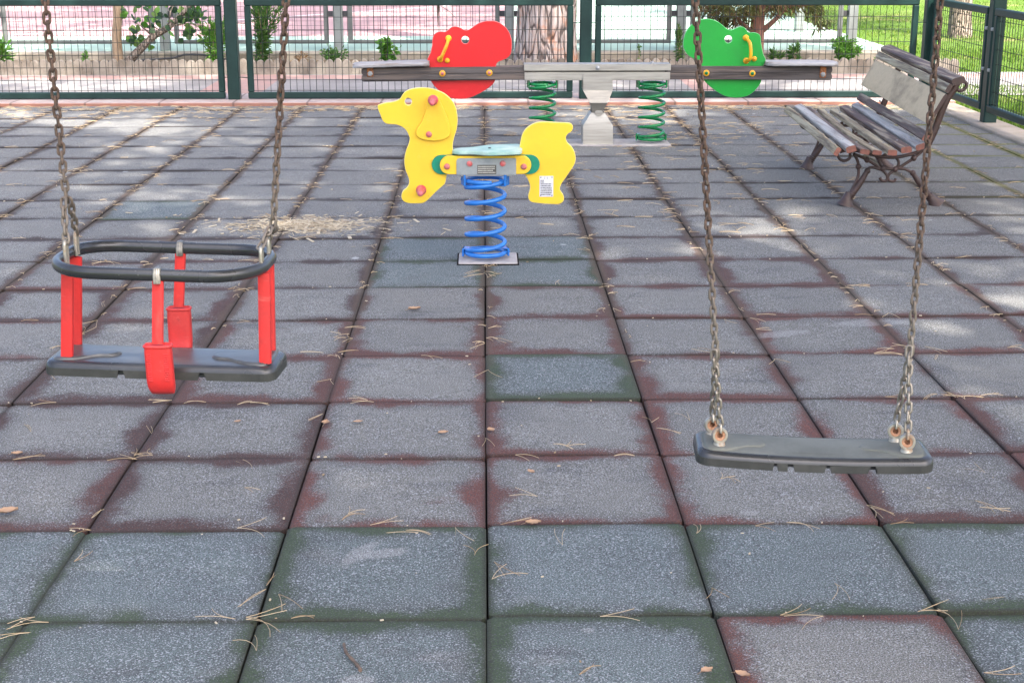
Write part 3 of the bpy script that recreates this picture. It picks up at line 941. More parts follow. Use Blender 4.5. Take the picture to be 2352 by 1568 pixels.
gx, gz = zA(1478, 495, yf - .0165); grip(hp, gx, gz, yf - .0165); grip(hp, gx, gz, DY + .0275, sg=1)
fx, fz = zB(658, 1225, yf)
for s, y_ in ((-1, yf), (1, DY + .011)):
    b = MB(); b.lathe([(.0215, 0), (.023, .004), (.023, .009), (.0175, .014), (.014, .03), (.014, .09), (.011, .10), (.006, .103), (1e-6, .104)], (fx, y_, fz), (0, s, 0), 22)
    b.build('foot_peg', M['pinkgrip'], hp, 50)
bx_, bz_ = zA(1385, 1285, yf - .0165); bolt_cap(hp, 'bolt_cap', bx_, bz_, yf - .0165, .0135, M['pink'])
# the beam: teal spacer, yellow beam board, steel plate
def stadium(x0, x1, z0, z1, n=14):
    r = (z1 - z0) / 2; zc = (z0 + z1) / 2
    return [(x1 - r + r * math.cos(a), zc + r * math.sin(a)) for a in [-PI / 2 + PI * i / n for i in range(n + 1)]] + [(x0 + r + r * math.cos(a), zc + r * math.sin(a)) for a in [PI / 2 + PI * i / n for i in range(n + 1)]]
xg0, zg0 = zB(900, 650, yf - .012); xg1, zg1 = zC(792, 795, yf - .012)
ygb = .0255
zgt = zB(1100, 430, yf - .012)[1]; zgb = zB(1100, 872, yf - .012)[1]
b = MB(); b.panel(stadium(xg0, xg1, zgb, zgt), yf - .012, yf - .0005, (), .0015); b.build('spacer', M['teal'], dog, 40)
b = MB(); b.panel(stadium(xg0, xg1, zgb, zgt), DY + .0115, DY + .023, (), .0015); b.build('spacer', M['teal'], dog, 40)
yb = yf - .034
xb0, _ = zB(1085, 660, yb); xb1, _ = zC(652, 800, yb); zbt = zB(1290, 453, yb)[1]; zbb = zB(1290, 873, yb)[1]
b = MB(); b.panel(stadium(xb0, xb1, zbb, zbt), yb, yf - .0125, (), .0025); beam = b.build('beam_board', M['yellow'], dog, 40)
b = MB(); b.panel(stadium(xb0, xb1, zbb, zbt), DY + .0235, DY + .045, (), .0025); b.build('beam_board', M['yellow'], dog, 40)
yp = yb - .006
xp0, _ = zB(1468, 700, yp); xp1, _ = zC(404, 800, yp); zpt = zB(1700, 503, yp)[1]; zpb = zB(1700, 888, yp)[1]
pl = [(xp0, zpb), (xp1, zpb), (xp1, zpt - .004), (xp1 - .004, zpt), (xp0 + .012, zpt), (xp0 + .004, zpt - .004), (xp0, zpt - .012)]
b = MB(); b.panel(pl, yp, yb - .0005, (), .001); plate = b.build('side_plate', M['platesteel'], dog, 30)
b = MB(); b.panel(pl, DY + .0455, DY + .051, (), .001); b.build('side_plate', M['platesteel'], dog, 30)
b = MB(); b.box(xp0 + .02, xp1 - .02, yf - .0124, DY + .0234, zpb, zpb + .006, .001); b.box(xp0 + .02, xp1 - .02, yp + .0056, DY + .0454, zpb - .0065, zpb - .0005, .001); b.build('cross_plate', M['platesteel'], dog, 30)
for (q, zz) in ((zB(1250, 690, yb), 0), (zC(530, 830, yb), 0)): bolt_cap(dog, 'bolt_cap', q[0], q[1], yb, .0135, M['pink'], .011)
for q in (zB(1768, 625, yp), zC(185, 780, yp)): bolt_cap(dog, 'bolt_cap', q[0], q[1], yp, .0130, M['pink'], .007)
# label plates with rows of tiny worn print
def print_rows(parent, x0, x1, z0, z1, y, rows, mat, fill, seed):
    r = random.Random(seed); b = MB(); hh = (z1 - z0) / rows
    for k in range(rows):
        zc = z1 - hh * (k + .5); x = x0
        f = fill[k % len(fill)]
        while x < x0 + (x1 - x0) * f:
            w = r.uniform(.0014, .0042); 
            if x + w > x1: break
            b.box(x, x + w, y - .0006, y, zc - hh * .27, zc + hh * .27); x += w + r.uniform(.0007, .0018)
    b.build('print', mat, parent)
ylp = yp - .0015
xa, za = zB(1945, 655, ylp); xb, zb_ = zC(78, 955, ylp)
b = MB(); b.box(xa, xb, ylp, yp - .0002, zb_, za, .0004); lp = b.build('label_plate', M['dark_plate'], plate, 30)
print_rows(lp, xa + .003, xb - .003, zb_ + .003, za - .003, ylp - .0001, 4, M['paleink'], (1, 1, .8, 1), 3)
ylq = yf - .002
xa, za = zC(788, 985, ylq); xb, zb_ = zC(1012, 1325, ylq)
b = MB(); b.box(xa, xb, ylq, yf - .0002, zb_, za, .0005); lq = b.build('label_plate', M['white_plate'], tp, 30)
print_rows(lq, xa + .005, xb - .005, zb_ + .006, za - .016, ylq - .0001, 9, M['ink'], (.25, .3, .95, .9, 1, 1, .9, 1, .8), 9)
b = MB()
cxm = (xa + xb) / 2; zt_ = za - .009   # the CE mark
b.tube([(cxm - .006 + .0035 * math.cos(a), ylq - .0004, zt_ + .0042 * math.sin(a)) for a in [PI / 2 + PI * i / 8 for i in range(9)]], .0006, 5)
b.tube([(cxm + .006 + .0035 * math.cos(a), ylq - .0004, zt_ + .0042 * math.sin(a)) for a in [PI / 2 + PI * i / 8 for i in range(9)]], .0006, 5)
b.tube([(cxm + .0025, ylq - .0004, zt_), (cxm + .0055, ylq - .0004, zt_)], .0006, 5)
for q in ((.006, .006), (-.006, .006), (.006, -.006), (-.006, -.006)):
    xx = (xa if q[0] > 0 else xb) + q[0]; zz = (zb_ if q[1] > 0 else za) + q[1]
    c = MB(); c.lathe([(.0028, 0), (.0022, .0014), (1e-6, .0016)], (xx, ylq, zz), (0, -1, 0), 10); c.build('screw', M['ink'], lq)
b.build('print', M['ink'], lq)
# saddle: narrow towards the neck, broad at the back
xs0 = crop(1050, 220, 2.613)(718, 590, DY)[0]; xs1 = crop(1050, 220, 2.613)(1252, 590, DY)[0]; zs = zbt + .006
sd = [(xs0, 0), (xs0 + .006, .030), (xs0 + .03, .050), (xs0 + .07, .056), (xs0 + .11, .075), (xs0 + .15, .105), (xs0 + .185, .116), (xs1 - .022, .112), (xs1 - .004, .09), (xs1, .04)]
oc = [(p[0], p[1]) for p in crom([(a, c) for a, c in sd] + [(a, -c) for a, c in reversed(sd[1:])], 4)]
vs = []; n_ = len(oc); cxs = (xs0 + xs1) / 2
for k, (ins, zz) in enumerate(((.006, -.001), (0, .003), (0, .013), (.005, .017))):
    for (a, c) in oc:
        m_ = 1 - ins / .1
        vs.append((cxs + (a - cxs) * m_, DY - .005 + c * m_, zs + zz + .010 * ((a - xs0) / (xs1 - xs0))))
fs = [(k * n_ + i, k * n_ + (i + 1) % n_, (k + 1) * n_ + (i + 1) % n_, (k + 1) * n_ + i) for k in range(3) for i in range(n_)]
fs += [tuple(range(n_)), tuple(3 * n_ + i for i in range(n_))]
b = MB(); b.add(vs, fs); st = b.build('saddle', M['seatteal'], dog, 40)
xh, _ = crop(1050, 220, 2.613)(1005, 580, DY)
b = MB(); b.lathe([(.007, 0), (.006, .003), (1e-6, .0035)], (xh, DY - .01, zs + .0233), (0, 0, 1), 14); b.build('bolt_cap', M['ink'], st, 50)
b = MB(); b.box(xs0 + .03, xs1 - .03, DY - .04, DY + .04, zs - .007, zs + .001, .001); b.build('saddle_bracket', M['ink'], st, 30)
# spring and its clamps
R_ = .0865; rt = .0105
ztop = zpb - .03
b = MB(); b.tube(spring_path(.003, DY, .034, ztop, R_, 4.62, PI * .96), rt, 12); b.build('coil_spring', M['blue'], dog, 180)
def clamp(parent, cx, cy, ang, z0, h, R, mat, top=False):
    ca, sa = math.cos(ang), math.sin(ang)
    m4 = Matrix(((ca, -sa, 0, cx), (sa, ca, 0, cy), (0, 0, 1, 0), (0, 0, 0, 1)))
    b = MB(); b.box(R + rt - .001, R + rt + .008, -.028, .028, z0, z0 + h, .002, mat=m4)
    b.box(R - rt - .004, R + rt + .008, -.026, .026, z0 + (h - .005 if not top else -.0005), z0 + (h if not top else .0045), .002, mat=m4)
    b.tube([m4 @ Vector((R - rt - .003, -.016, z0 + h / 2)), m4 @ Vector((R + rt + .012, -.016, z0 + h / 2))], .004, 8)
    return b.build('spring_clamp', mat, parent, 35)
for a in (0.15, PI - .1): clamp(dog, .003, DY, a, .018, .036, R_, M['blue'])
for a in (PI + .25, -.35): clamp(dog, .003, DY, a, ztop - .02, .05, R_, M['blue'], True)
pxa, pya = gnd(1053, 609); pxb, _ = gnd(1189, 609); _, pyb = gnd(1120, 584)
b = MB(); b.box(pxa, pxb, pya, pyb, -.03, .009, .004); b.build('base_pad', M['concrete_pad'], dog, 30)
b = MB(); b.box(pxa - .007, pxb + .007, pya - .002, pyb + .010, -.03, .005, .001); b.build('pad_recess', M['underlay'], dog)

# ------------------------------------------------------------------ seesaw
SY = 10.04
ss = thing('spring_seesaw', 'long spring seesaw with a red and a green board standing on the rubber floor', 'seesaw', (.78, SY, 0))
zF = crop(1480, 160, 4.355); zL = crop(1000, 150, 4.2); zR = crop(1800, 0, 1.96); zD = crop(1240, 40, 6.03); zG = crop(1980, 40, 6.03)
yfb = SY - .055      # front face of the front beam
xl0, zl0 = zL(245, 275, yfb); xl1, _ = zL(2240, 260, yfb); xr0, _ = zR(325, 420, yfb); xr1, _ = zR(1252, 420, yfb)
zbT = zF(240, 155, yfb)[1]; zbB = zF(100, 320, yfb)[1]
def beam_end(x0, x1, zt0, zb0, zt1, zb1, rl, rr):
    o = []
    def corner(cx, cz, r, a0):
        for i in range(5):
            a = a0 + PI / 2 * i / 4; o.append((cx + r * math.cos(a), cz + r * math.sin(a)))
    corner(x1 - rr, zb1 + rr, rr, -PI / 2); corner(x1 - rr, zt1 - rr, rr, 0); corner(x0 + rl, zt0 - rl, rl, PI / 2); corner(x0 + rl, zb0 + rl, rl, PI)
    return o
zlT = zL(260, 215, yfb)[1]; zlB = zL(260, 378, yfb)[1]
for side, (x0, x1, zt0, zb0, zt1, zb1, rl, rr) in (('l', (xl0, xl1 + .03, zlT, zlB, zbT - .001, zbB, .02, .003)), ('r', (xr0 - .03, xr1, zbT - .001, zbB, zR(1250, 383, yfb)[1], zR(1250, 462, yfb)[1], .003, .025))):
    for y_ in (yfb, SY + .015):
        zm0 = (zt0 + zb0) / 2; zm1 = (zt1 + zb1) / 2
        b = MB()
        b.panel(beam_end(x0, x1, zt0, zm0 + .0015, zt1, zm1 + .0015, min(rl, .018), min(rr, .018)), y_, y_ + .04, (), .003)
        b.panel(beam_end(x0, x1, zm0 - .0015, zb0, zm1 - .0015, zb1, min(rl, .018), min(rr, .018)), y_, y_ + .04, (), .003)
        b.panel(beam_end(x0 + .01, x1 - .01, zt0 - .01, zb0 + .01, zt1 - .01, zb1 + .01, .005, .005), y_ + .005, y_ + .035, (), .001)
        b.build('beam', M['beamwood'], ss, 35)
yr = SY - .011
red = [(75, 800), (100, 750), (130, 690), (143, 620), (157, 560), (160, 480), (170, 420), (195, 370), (240, 335), (310, 318), (370, 325), (410, 312), (450, 280), (490, 248), (550, 230), (610, 235), (670, 260), (720, 288), (770, 295), (820, 278), (900, 222), (980, 172), (1080, 140), (1180, 130), (1280, 140), (1370, 178), (1450, 240), (1510, 320), (1545, 400), (1562, 480), (1565, 580), (1555, 680), (1525, 750), (1460, 802), (1380, 835), (1320, 862), (1290, 910), (1285, 1000), (1288, 1100), (1270, 1185), (1220, 1260), (1130, 1332), (1020, 1400), (900, 1460), (780, 1500), (640, 1513), (520, 1500), (430, 1470), (330, 1410), (230, 1320), (170, 1250), (122, 1170), (105, 1090), (105, 1000), (108, 930), (95, 875), (78, 840)]
grn = [(130, 540), (137, 460), (160, 370), (200, 290), (260, 215), (330, 160), (400, 120), (480, 101), (570, 97), (660, 110), (740, 145), (810, 192), (870, 245), (920, 280), (975, 290), (1030, 275), (1090, 247), (1150, 235), (1200, 245), (1240, 282), (1270, 322), (1310, 339), (1370, 337), (1430, 346), (1480, 376), (1500, 430), (1503, 490), (1515, 560), (1530, 640), (1547, 720), (1575, 780), (1590, 830), (1565, 885), (1543, 940), (1530, 1010), (1525, 1100), (1512, 1190), (1480, 1260), (1420, 1340), (1330, 1420), (1230, 1468), (1100, 1490), (980, 1485), (860, 1455), (740, 1390), (640, 1320), (550, 1240), (495, 1175), (470, 1090), (462, 1000), (445, 920), (395, 845), (310, 795), (230, 750), (170, 680), (140, 610)]
for nm, pts, zz, hole, mat, hdl, knob, bolts in (
        ('red_panel', red, zD, (742, 468), 'redboard', [(445, 440), (425, 530), (370, 660), (320, 770), (298, 810)], (425, 832), [(337, 1060), (1168, 1048)]),
        ('green_panel', grn, zG, (930, 455), 'greenboard', [(1235, 430), (1275, 500), (1290, 600), (1290, 720), (1275, 800), (1240, 835)], (1385, 800), [(538, 1052), (1350, 1060)])):
    o2 = crom([zz(*p, yr) for p in pts], 3)
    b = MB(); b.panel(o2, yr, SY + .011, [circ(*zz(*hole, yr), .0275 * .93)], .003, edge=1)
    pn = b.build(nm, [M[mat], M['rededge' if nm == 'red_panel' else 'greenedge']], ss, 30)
    # handle: a bent bar standing off the board, with flanges
    hp_ = [zz(*p, yr) for p in hdl]; n_ = len(hp_)
    path = []
    L_ = [0, .85, 1, 1, .85, 0] if n_ == 6 else [0, .9, 1, .9, 0]
    for i, (hx, hz) in enumerate(hp_): path.append((hx, yr - .07 * L_[i] - .002, hz + .018 * L_[i] * 0))
    b = MB(); b.tube(crom(path, 6, False), .0115, 14)
    for (hx, hz) in (hp_[0], hp_[-1]): b.lathe([(.021, 0), (.021, .006), (.017, .011), (.012, .014)], (hx, yr, hz), (0, -1, 0), 20)
    b.build('handle', M['yellow2'], pn, 50)
    kx, kz = zz(*knob, yr)
    b = MB(); b.lathe([(.0175, 0), (.0175, .008), (.014, .014), (.007, .018), (1e-6, .0185)], (kx, yr, kz), (0, -1, 0), 20); b.build('bolt_cap', M['yellow2'], pn, 50)
    for q in bolts:
        qx, qz = zz(*q, yfb)
        b = MB(); b.lathe([(.0215, 0), (.0215, .004), (.018, .007)], (qx, yfb, qz), (0, -1, 0), 20); b.build('bolt_washer', M['yellow2'], ss, 50)
        bolt_cap(ss, 'bolt_cap', qx, qz, yfb - .006, .0125, M['pink' if nm == 'red_panel' else 'green_gloss'], .010)
# weathered seat boards on top of the beam ends
def seat_board(x0, x1, z0, z1, seed):
    b = MB(); r = random.Random(seed); nx = 24; pr = []
    for i in range(nx + 1):
        t = i / nx; x = x0 + (x1 - x0) * t; z = z0 + (z1 - z0) * t
        e = min(t, 1 - t); hw = .115 * (1 - .35 * max(0, 1 - e / .06)) + r.uniform(-.0015, .0015)
        pr.append((x, z, hw))
    vs = []; th = .026
    sec = [(-1, .25), (-1, .75), (-.93, 1), (0, 1.06), (.93, 1), (1, .75), (1, .25), (.93, 0), (-.93, 0)]
    for x, z, hw in pr:
        dz = r.uniform(-.0012, .0012)
        for a, c in sec: vs.append((x, SY + a * hw, z + c * th + dz))
    k = len(sec)
    fs = [(i * k + j, i * k + (j + 1) % k, (i + 1) * k + (j + 1) % k, (i + 1) * k + j) for i in range(nx) for j in range(k)]
    fs += [tuple(range(k)), tuple(nx * k + j for j in range(k))]
    b.add(vs, fs); return b.build('seat_board', M['seatwood'], ss, 50)
xa, _ = zL(135, 190, SY - .1); xb, _ = zL(1085, 190, SY - .02)
seat_board(xa, xb, zlT + .004, zbT + .010, 4)
xa, _ = zR(865, 375, SY - .02); xb, _ = zR(1290, 380, SY - .1)
seat_board(xa, xb, zbT + .004, zR(1250, 383, yfb)[1] + .004, 6)
for q in (zL(355, 255, yfb), zR(1197, 418, yfb)):
    b = MB(); b.box(q[0] - .022, q[0] + .022, yfb - .006, yfb - .0005, q[1] - .034, q[1] + .05, .003); br = b.build('bracket', M['rusty'], ss, 35)
    b = MB(); b.lathe([(.018, 0), (.018, .003), (.0135, .003), (.0135, .012), (.011, .014), (1e-6, .015)], (q[0], yfb - .006, q[1] - .012), (0, -1, 0), 6); b.build('bolt', M['zinc'], br, 35)
# steel sleeve in the middle
xs0_, zt_ = zF(240, 140, yfb - .012); xs1_, _ = zF(2117, 140, yfb - .012); zl_ = zF(240, 211, yfb - .012)[1]; zu_ = zF(240, 228, yfb - .008)[1]; zd_ = zF(240, 320, yfb - .008)[1]
b = MB(); b.box(xs0_, xs1_, yfb - .012, yfb - .0005, zl_, zt_ + .002, .002); b.box(xs0_ + .001, xs1_ - .001, yfb - .010, SY + .065, zt_ + .0015, zt_ + .007, .002); b.box(xs0_, xs1_, SY + .0555, SY + .067, zl_, zt_ + .002, .002)
sl_ = b.build('steel_sleeve', M['steel'], ss, 35)
b = MB(); b.box(xs0_ + .004, xs1_ - .004, yfb - .008, yfb - .0008, zd_, zu_, .001); b.box(xs0_ + .004, xs1_ - .004, SY + .0558, SY + .063, zd_, zu_, .001); b.box(xs0_ + .005, xs1_ - .005, yfb - .007, SY + .062, zd_ - .0065, zd_ - .0005, .001)
b.build('lower_plate', M['steel'], ss, 35)
qx, qz = zF(1183, 172, yfb - .012)
b = MB(); b.lathe([(.017, 0), (.017, .003), (.013, .003), (.013, .011), (.009, .014), (1e-6, .015)], (qx, yfb - .012, qz), (0, -1, 0), 8); b.build('bolt', M['zinc'], sl_, 35)
qx, _ = zF(1870, 110, SY); b = MB(); b.lathe([(.012, 0), (.012, .010), (.008, .013), (1e-6, .0135)], (qx, SY - .02, zt_ + .007), (0, 0, 1), 8); b.build('bolt', M['zinc'], sl_, 35)
# folded hourglass support
ysp = SY - .075
def row(xl, xr, y, yd): return (zF(xl, y, ysp)[0], zF(xr, y, ysp)[0], zF(xl, y, ysp)[1], yd)
rows_ = [row(995, 1372, 252, 0), row(995, 1372, 460, 0), row(1075, 1300, 605, -.055), row(1112, 1250, 700, -.02), row(1105, 1262, 745, .0), row(1000, 1362, 905, -.02), row(997, 1364, 1140, -.02)]
b = MB(); vs = []; fs = []
for xl, xr, z, yd in rows_:
    z = max(z, .012)
    for y_ in (ysp + yd, ysp + yd + .006):
        vs += [(xl, y_, z), (xr, y_, z)]
for i in range(len(rows_) - 1):
    a, c = i * 4, i * 4 + 4
    fs += [(a, a + 1, c + 1, c), (a + 2, c + 2, c + 3, a + 3), (a, c, c + 2, a + 2), (a + 1, a + 3, c + 3, c + 1)]
fs += [(0, 2, 3, 1), tuple(len(vs) - 4 + k for k in (0, 1, 3, 2))]
b.add(vs, fs)
# mirrored back sheet and the two side flanges of the lower half
vs2 = [(x_, 2 * SY - y_, z_) for x_, y_, z_ in vs]; b.add(vs2, [tuple(reversed(f)) for f in fs])
for s in (0, 1):
    i0, i1, i2 = rows_[4], rows_[5], rows_[6]
    xx = [(r_[s]) for r_ in (i0, i1, i2)]
    sg = -1 if s == 0 else 1
    v3 = []
    for r_, x_ in zip((i0, i1, i2), xx):
        z = max(r_[2], .012)
        for o_ in (0, sg * .005): v3 += [(x_ + o_, ysp + r_[3] + .003, z), (x_ + o_, 2 * SY - ysp - r_[3] - .003, z)]
    b.add(v3, [(0, 1, 5, 4), (2, 6, 7, 3), (4, 5, 9, 8), (6, 10, 11, 7), (0, 4, 6, 2), (1, 3, 7, 5), (4, 8, 10, 6), (5, 7, 11, 9)])
b.build('steel_support', M['steel'], ss, 30)
xs_, _ = zF(1183, 700, SY)
b = MB(); b.tube([(xs_, SY - .09, .225), (xs_, SY + .09, .225)], .026, 20); b.build('pivot', M['steel'], ss, 50)
b = MB(); b.box(zF(985, 1150, ysp)[0], zF(1375, 1150, ysp)[0], SY - .12, SY + .12, .006, .014, .002); b.build('base_plate', M['steel'], ss, 30)
for k, px in enumerate((475, 1868)):
    cx = zF(px, 700, SY)[0]
    b = MB(); b.tube(spring_path(cx, SY, .036, zd_ - .035, R_, 5.6 if k else 5.6, PI * .97 if k else PI * 1.02), rt, 12); spg = b.build('coil_spring', M['green_gloss'], ss, 180)
    for a in (.12, PI - .1): clamp(spg, cx, SY, a, .022, .045, R_, M['green_gloss'])
    for a in (PI + .2, -.25): clamp(spg, cx, SY, a, zd_ - .06, .053, R_, M['green_gloss'], True)
b = MB(); b.box(gnd(1300, 335)[0], gnd(1541, 335)[0], SY - .13, SY + .16, -.03, .010, .004); b.build('footing', M['concrete_pad'], ss, 30)
b = MB(); b.box(zF(330, 0, SY)[0] - .05, zF(620, 0, SY)[0] + .04, SY - .129, SY + .159, -.03, .0085, .004); b.build('footing', M['concrete_pad'], ss, 30)

# ================================================================== SWINGS
BEAMZ = 2.28
def seat_geo(parent, mat4, W_, D_, notches, sag, mats=('rubberseat', 'rubberside')):
    r0 = .026
    def outline(ins):
        w, d, r = W_ / 2 - ins, D_ / 2 - ins, max(r0 - ins, .004); o = []
        for cx, cy, a0 in ((w - r, -d + r, -PI / 2), (w - r, d - r, 0), (-w + r, d - r, PI / 2), (-w + r, -d + r, PI)):
            for i in range(7):
                a = a0 + PI / 2 * i / 6; o.append((cx + r * math.cos(a), cy + r * math.sin(a)))
        # split long edges for the sag
        out = []
        for i in range(len(o)):
            a, c = Vector(o[i]), Vector(o[(i + 1) % len(o)]); L = (c - a).length; k = max(1, int(L / .02))
            for j in range(k): out.append(tuple(a + (c - a) * j / k))
        return out
    zf = lambda x: -sag * (1 - (2 * x / W_) ** 2)
    rings = [(.0, -.027), (.0, -.012), (.0012, -.006), (.005, -.0015), (.012, .0)]
    base = outline(0)
    b = MB(); vs = []; n = len(base)
    sc = lambda ins: ((W_ / 2 - ins) / (W_ / 2), (D_ / 2 - ins) / (D_ / 2))
    for ins, z in rings[1:] + [(.03, .0004)]:
        a, c = sc(ins)
        for p in base: vs.append((p[0] * a, p[1] * c, z + zf(p[0])))
    nr = len(rings) - 1 + 1
    fs = [(k * n + i, k * n + (i + 1) % n, (k + 1) * n + (i + 1) % n, (k + 1) * n + i) for k in range(nr - 1) for i in range(n)]
    fs.append(tuple((nr - 1) * n + i for i in range(n))); fs.append(tuple(range(n)))
    b.add([mat4 @ Vector(p) for p in vs], fs, 0)
    for q_ in range(len(b.f)):
        if q_ >= 3 * n and q_ != len(b.f) - 1: b.mi[q_] = 2
    # skirt with the worn cuts
    cuts = notches
    def skirt(pa, pb, ta, tb):
        # outward normal
        t = (Vector(pb) - Vector(pa)).normalized(); nrm = Vector((t.y, -t.x)) * .006
        v = []
        for p, tt in ((pa, ta), (pb, tb)):
            pt = Vector(p) + t * tt
            v += [(p[0], p[1], -.0119 + zf(p[0])), (pt.x, pt.y, -.027 + zf(p[0])), (pt.x - nrm.x, pt.y - nrm.y, -.027 + zf(p[0])), (p[0] - nrm.x, p[1] - nrm.y, -.0119 + zf(p[0]))]
        b.add([mat4 @ Vector(q) for q in v], [(0, 1, 5, 4), (1, 2, 6, 5), (2, 3, 7, 6), (0, 3, 2, 1), (4, 5, 6, 7)], 1)
    for i in range(n):
        a, c = base[i], base[(i + 1) % n]
        if abs(a[1] - c[1]) < 1e-6 and abs(abs(a[1]) - D_ / 2) < 1e-5:
            front = a[1] < 0
            x0, x1 = sorted((a[0], c[0])); segs = [(x0, x1, 0, 0)]
            for (cx, cw) in cuts:
                ns = []
                for (s0, s1, t0, t1) in segs:
                    if cx - cw / 2 < s1 and cx + cw / 2 > s0:
                        if s0 < cx - cw / 4: ns.append((s0, min(s1, cx - cw / 4), t0, -cw / 4))
                        if s1 > cx + cw / 4: ns.append((max(s0, cx + cw / 4), s1, cw / 4, t1))
                    else: ns.append((s0, s1, t0, t1))
                segs = ns
            for s0, s1, t0, t1 in segs:
                if s1 - s0 < .001: continue
                if front: skirt((s0, a[1]), (s1, a[1]), t0 if s0 > x0 else 0, t1 if s1 < x1 else 0)
                else: skirt((s1, a[1]), (s0, a[1]), 0, 0)
        else:
            skirt(a, c, 0, 0)
    core = MB(); core.box(-W_ / 2 + .012, W_ / 2 - .012, -D_ / 2 + .0085, D_ / 2 - .0085, -.0245 - sag * .6, -.013 - sag, .004)
    b.add([mat4 @ Vector(p) for p in core.v], core.f, 0)
    o = b.build('seat', [M['rubber'], M[mats[1]], M[mats[0]]], parent, 40)
    # raised spoon-shaped pads at both ends
    for s in (-1, 1):
        q = [(-.205, -.045), (-.172, -.050), (-.150, -.040), (-.125, -.022), (-.100, -.018), (-.088, -.006), (-.092, .008), (-.110, .016), (-.135, .022), (-.155, .038), (-.175, .048), (-.205, .045)]
        pts = [(p[0], p[1]) for p in crom([(x * s, y) for x, y in (q if s > 0 else q)], 4)]
        if s > 0: pts = [(x, y) for x, y in pts]
        cx = sum(p[0] for p in pts) / len(pts); v = []; m = len(pts)
        for k_, z in ((1, -.002), (.985, .0022), (.93, .0046), (.80, .0050)):
            for p in pts: v.append((cx + (p[0] - cx) * k_, p[1] * k_, z + zf(p[0])))
        f = [(k * m + i, k * m + (i + 1) % m, (k + 1) * m + (i + 1) % m, (k + 1) * m + i) for k in range(3) for i in range(m)] + [tuple(3 * m + i for i in range(m))]
        bb = MB(); bb.add([mat4 @ Vector(p) for p in v], f); bb.build('end_pad', M[mats[0]], o, 50)
    return o


LINK = None
def chain_mesh(b, A, Bp, pitch=.0168, rw=.0027, hw=.0053, seed=0, twist0=0.0, wob=.10):
    """welded links hung from A (top) to Bp (bottom)"""
    r = random.Random(seed)
    A, Bp = Vector(A), Vector(Bp); ax = (Bp - A); L = ax.length; ax.normalize()
    n = max(2, round(L / pitch)); pitch = L / n
    side = Vector((1, 0, 0)); side = (side - ax * side.dot(ax)).normalized(); fwd = ax.cross(side)
    hl = pitch / 2 + rw - hw      # straight half length so that the inner length suits the pitch
    tw = twist0
    for i in range(n):
        c = A + ax * (pitch * (i + .5))
        a = tw + (PI / 2 if i % 2 else 0) + r.uniform(-wob, wob) * 1.6
        tw += r.uniform(-.05, .05)
        u = side * math.cos(a) + fwd * math.sin(a)
        lean = r.uniform(-.12, .12)
        d = (ax + u * lean).normalized()
        pts = []
        for k in range(8):
            t = PI * k / 7; pts.append(c + u * (hw * math.cos(t)) + d * (hl + hw * math.sin(t)))
        for k in range(8):
            t = PI + PI * k / 7; pts.append(c + u * (hw * math.cos(t)) + d * (-hl + hw * math.sin(t)))
        b.tube(pts, rw, 7, closed=True)


def swing_chain(parent, top, split, ends, seed):
    b = MB(); chain_mesh(b, top, split, seed=seed)
    c = b.build('chain', M['chain'], parent, 180)
    for k, e in enumerate(ends):
        b = MB(); s = Vector(split) + Vector((.004 * (1 if k else -1), (.006 if k else -.006), 0)); chain_mesh(b, s, e, seed=seed + 3 + k, twist0=.5 * k + .3)
        b.build('chain_strand', M['chain'], parent, 180)


def line_to_beam(p, q):
    """carry the line through two points on to the beam's height"""
    p, q = Vector(p), Vector(q); t = (BEAMZ - p.z) / (q.z - p.z); return p + (q - p) * t


# flat swing
FC = Vector((.627, 2.62, .503)); fy = -4.3
fm = Matrix.Translation(FC) @ Matrix.Rotation(math.radians(fy), 4, 'Z') @ Matrix.Rotation(math.radians(1.0), 4, 'Y')
flat = thing('flat_swing', 'flat black rubber swing seat with cut front edge hanging on rusty chains', 'swing', (FC.x, FC.y, FC.z))
fseat = seat_geo(flat, fm, .447, .132, [(-.075, .010), (-.047, .018), (.0235, .013), (.107, .018)], .007, ('rubbertop', 'rubberside'))
b = MB(); b.lathe([(.006, 0), (.004, .0012), (1e-6, .0014)], fm @ Vector((.02, -.005, -.0065)), (0, 0, 1), 10); b.build('paint_spot', M['white_plate'], fseat, 60)
for s, xo in ((-1, -.184), (1, .170)):
    ends = []
    for yo in (-.030, .030):
        c = fm @ Vector((xo + (.004 if yo < 0 else -.006) * 1, yo, .022))
        d = (fm.to_3x3() @ Vector((.16 * -s, -1, .10))).normalized()
        b = MB(); b.lathe([(.0105, -.006), (.0145, -.006), (.0155, -.004), (.0155, .004), (.0145, .006), (.0105, .006), (.0100, 0), (.0105, -.006)], c, d, 26)
        bs = fm @ Vector((xo, yo, 0)); b.tube([c - Vector((0, 0, .013)), c - Vector((0, 0, .026))], [.010, .014], 14)
        e = b.build('eye_ring', M['eye'], fseat, 50)
        b = MB(); b.lathe([(.0055, -.0035), (.0102, -.0045), (.0102, .0045), (.0055, .0035), (.0055, -.0035)], c, d, 22); b.build('bush', M['bush'], e, 50)
        # shackle through the ring
        tp_ = c + Vector((0, 0, .024)); b = MB()
        b.tube([c + Vector((0, 0, .008)) + d * .009, c + Vector((0, 0, .020)) + d * .007, tp_, c + Vector((0, 0, .020)) - d * .007, c + Vector((0, 0, .008)) - d * .009], .0028, 8, closed=True)
        b.build('shackle', M['eye'], e, 60)
        ends.append(tp_ + Vector((0, 0, -.002)))
    if s < 0:
        lo = atY(1641, 800, FC.y + .01); hi = atY(1597, 0, FC.y)
    else:
        lo = atY(2096, 800, FC.y - .015); hi = atY(2160, 0, FC.y)
    lo = (lo[0], FC.y, lo[1]); hi = (hi[0], FC.y, hi[1])
    swing_chain(flat, line_to_beam(lo, hi), lo, ends, 20 + s)

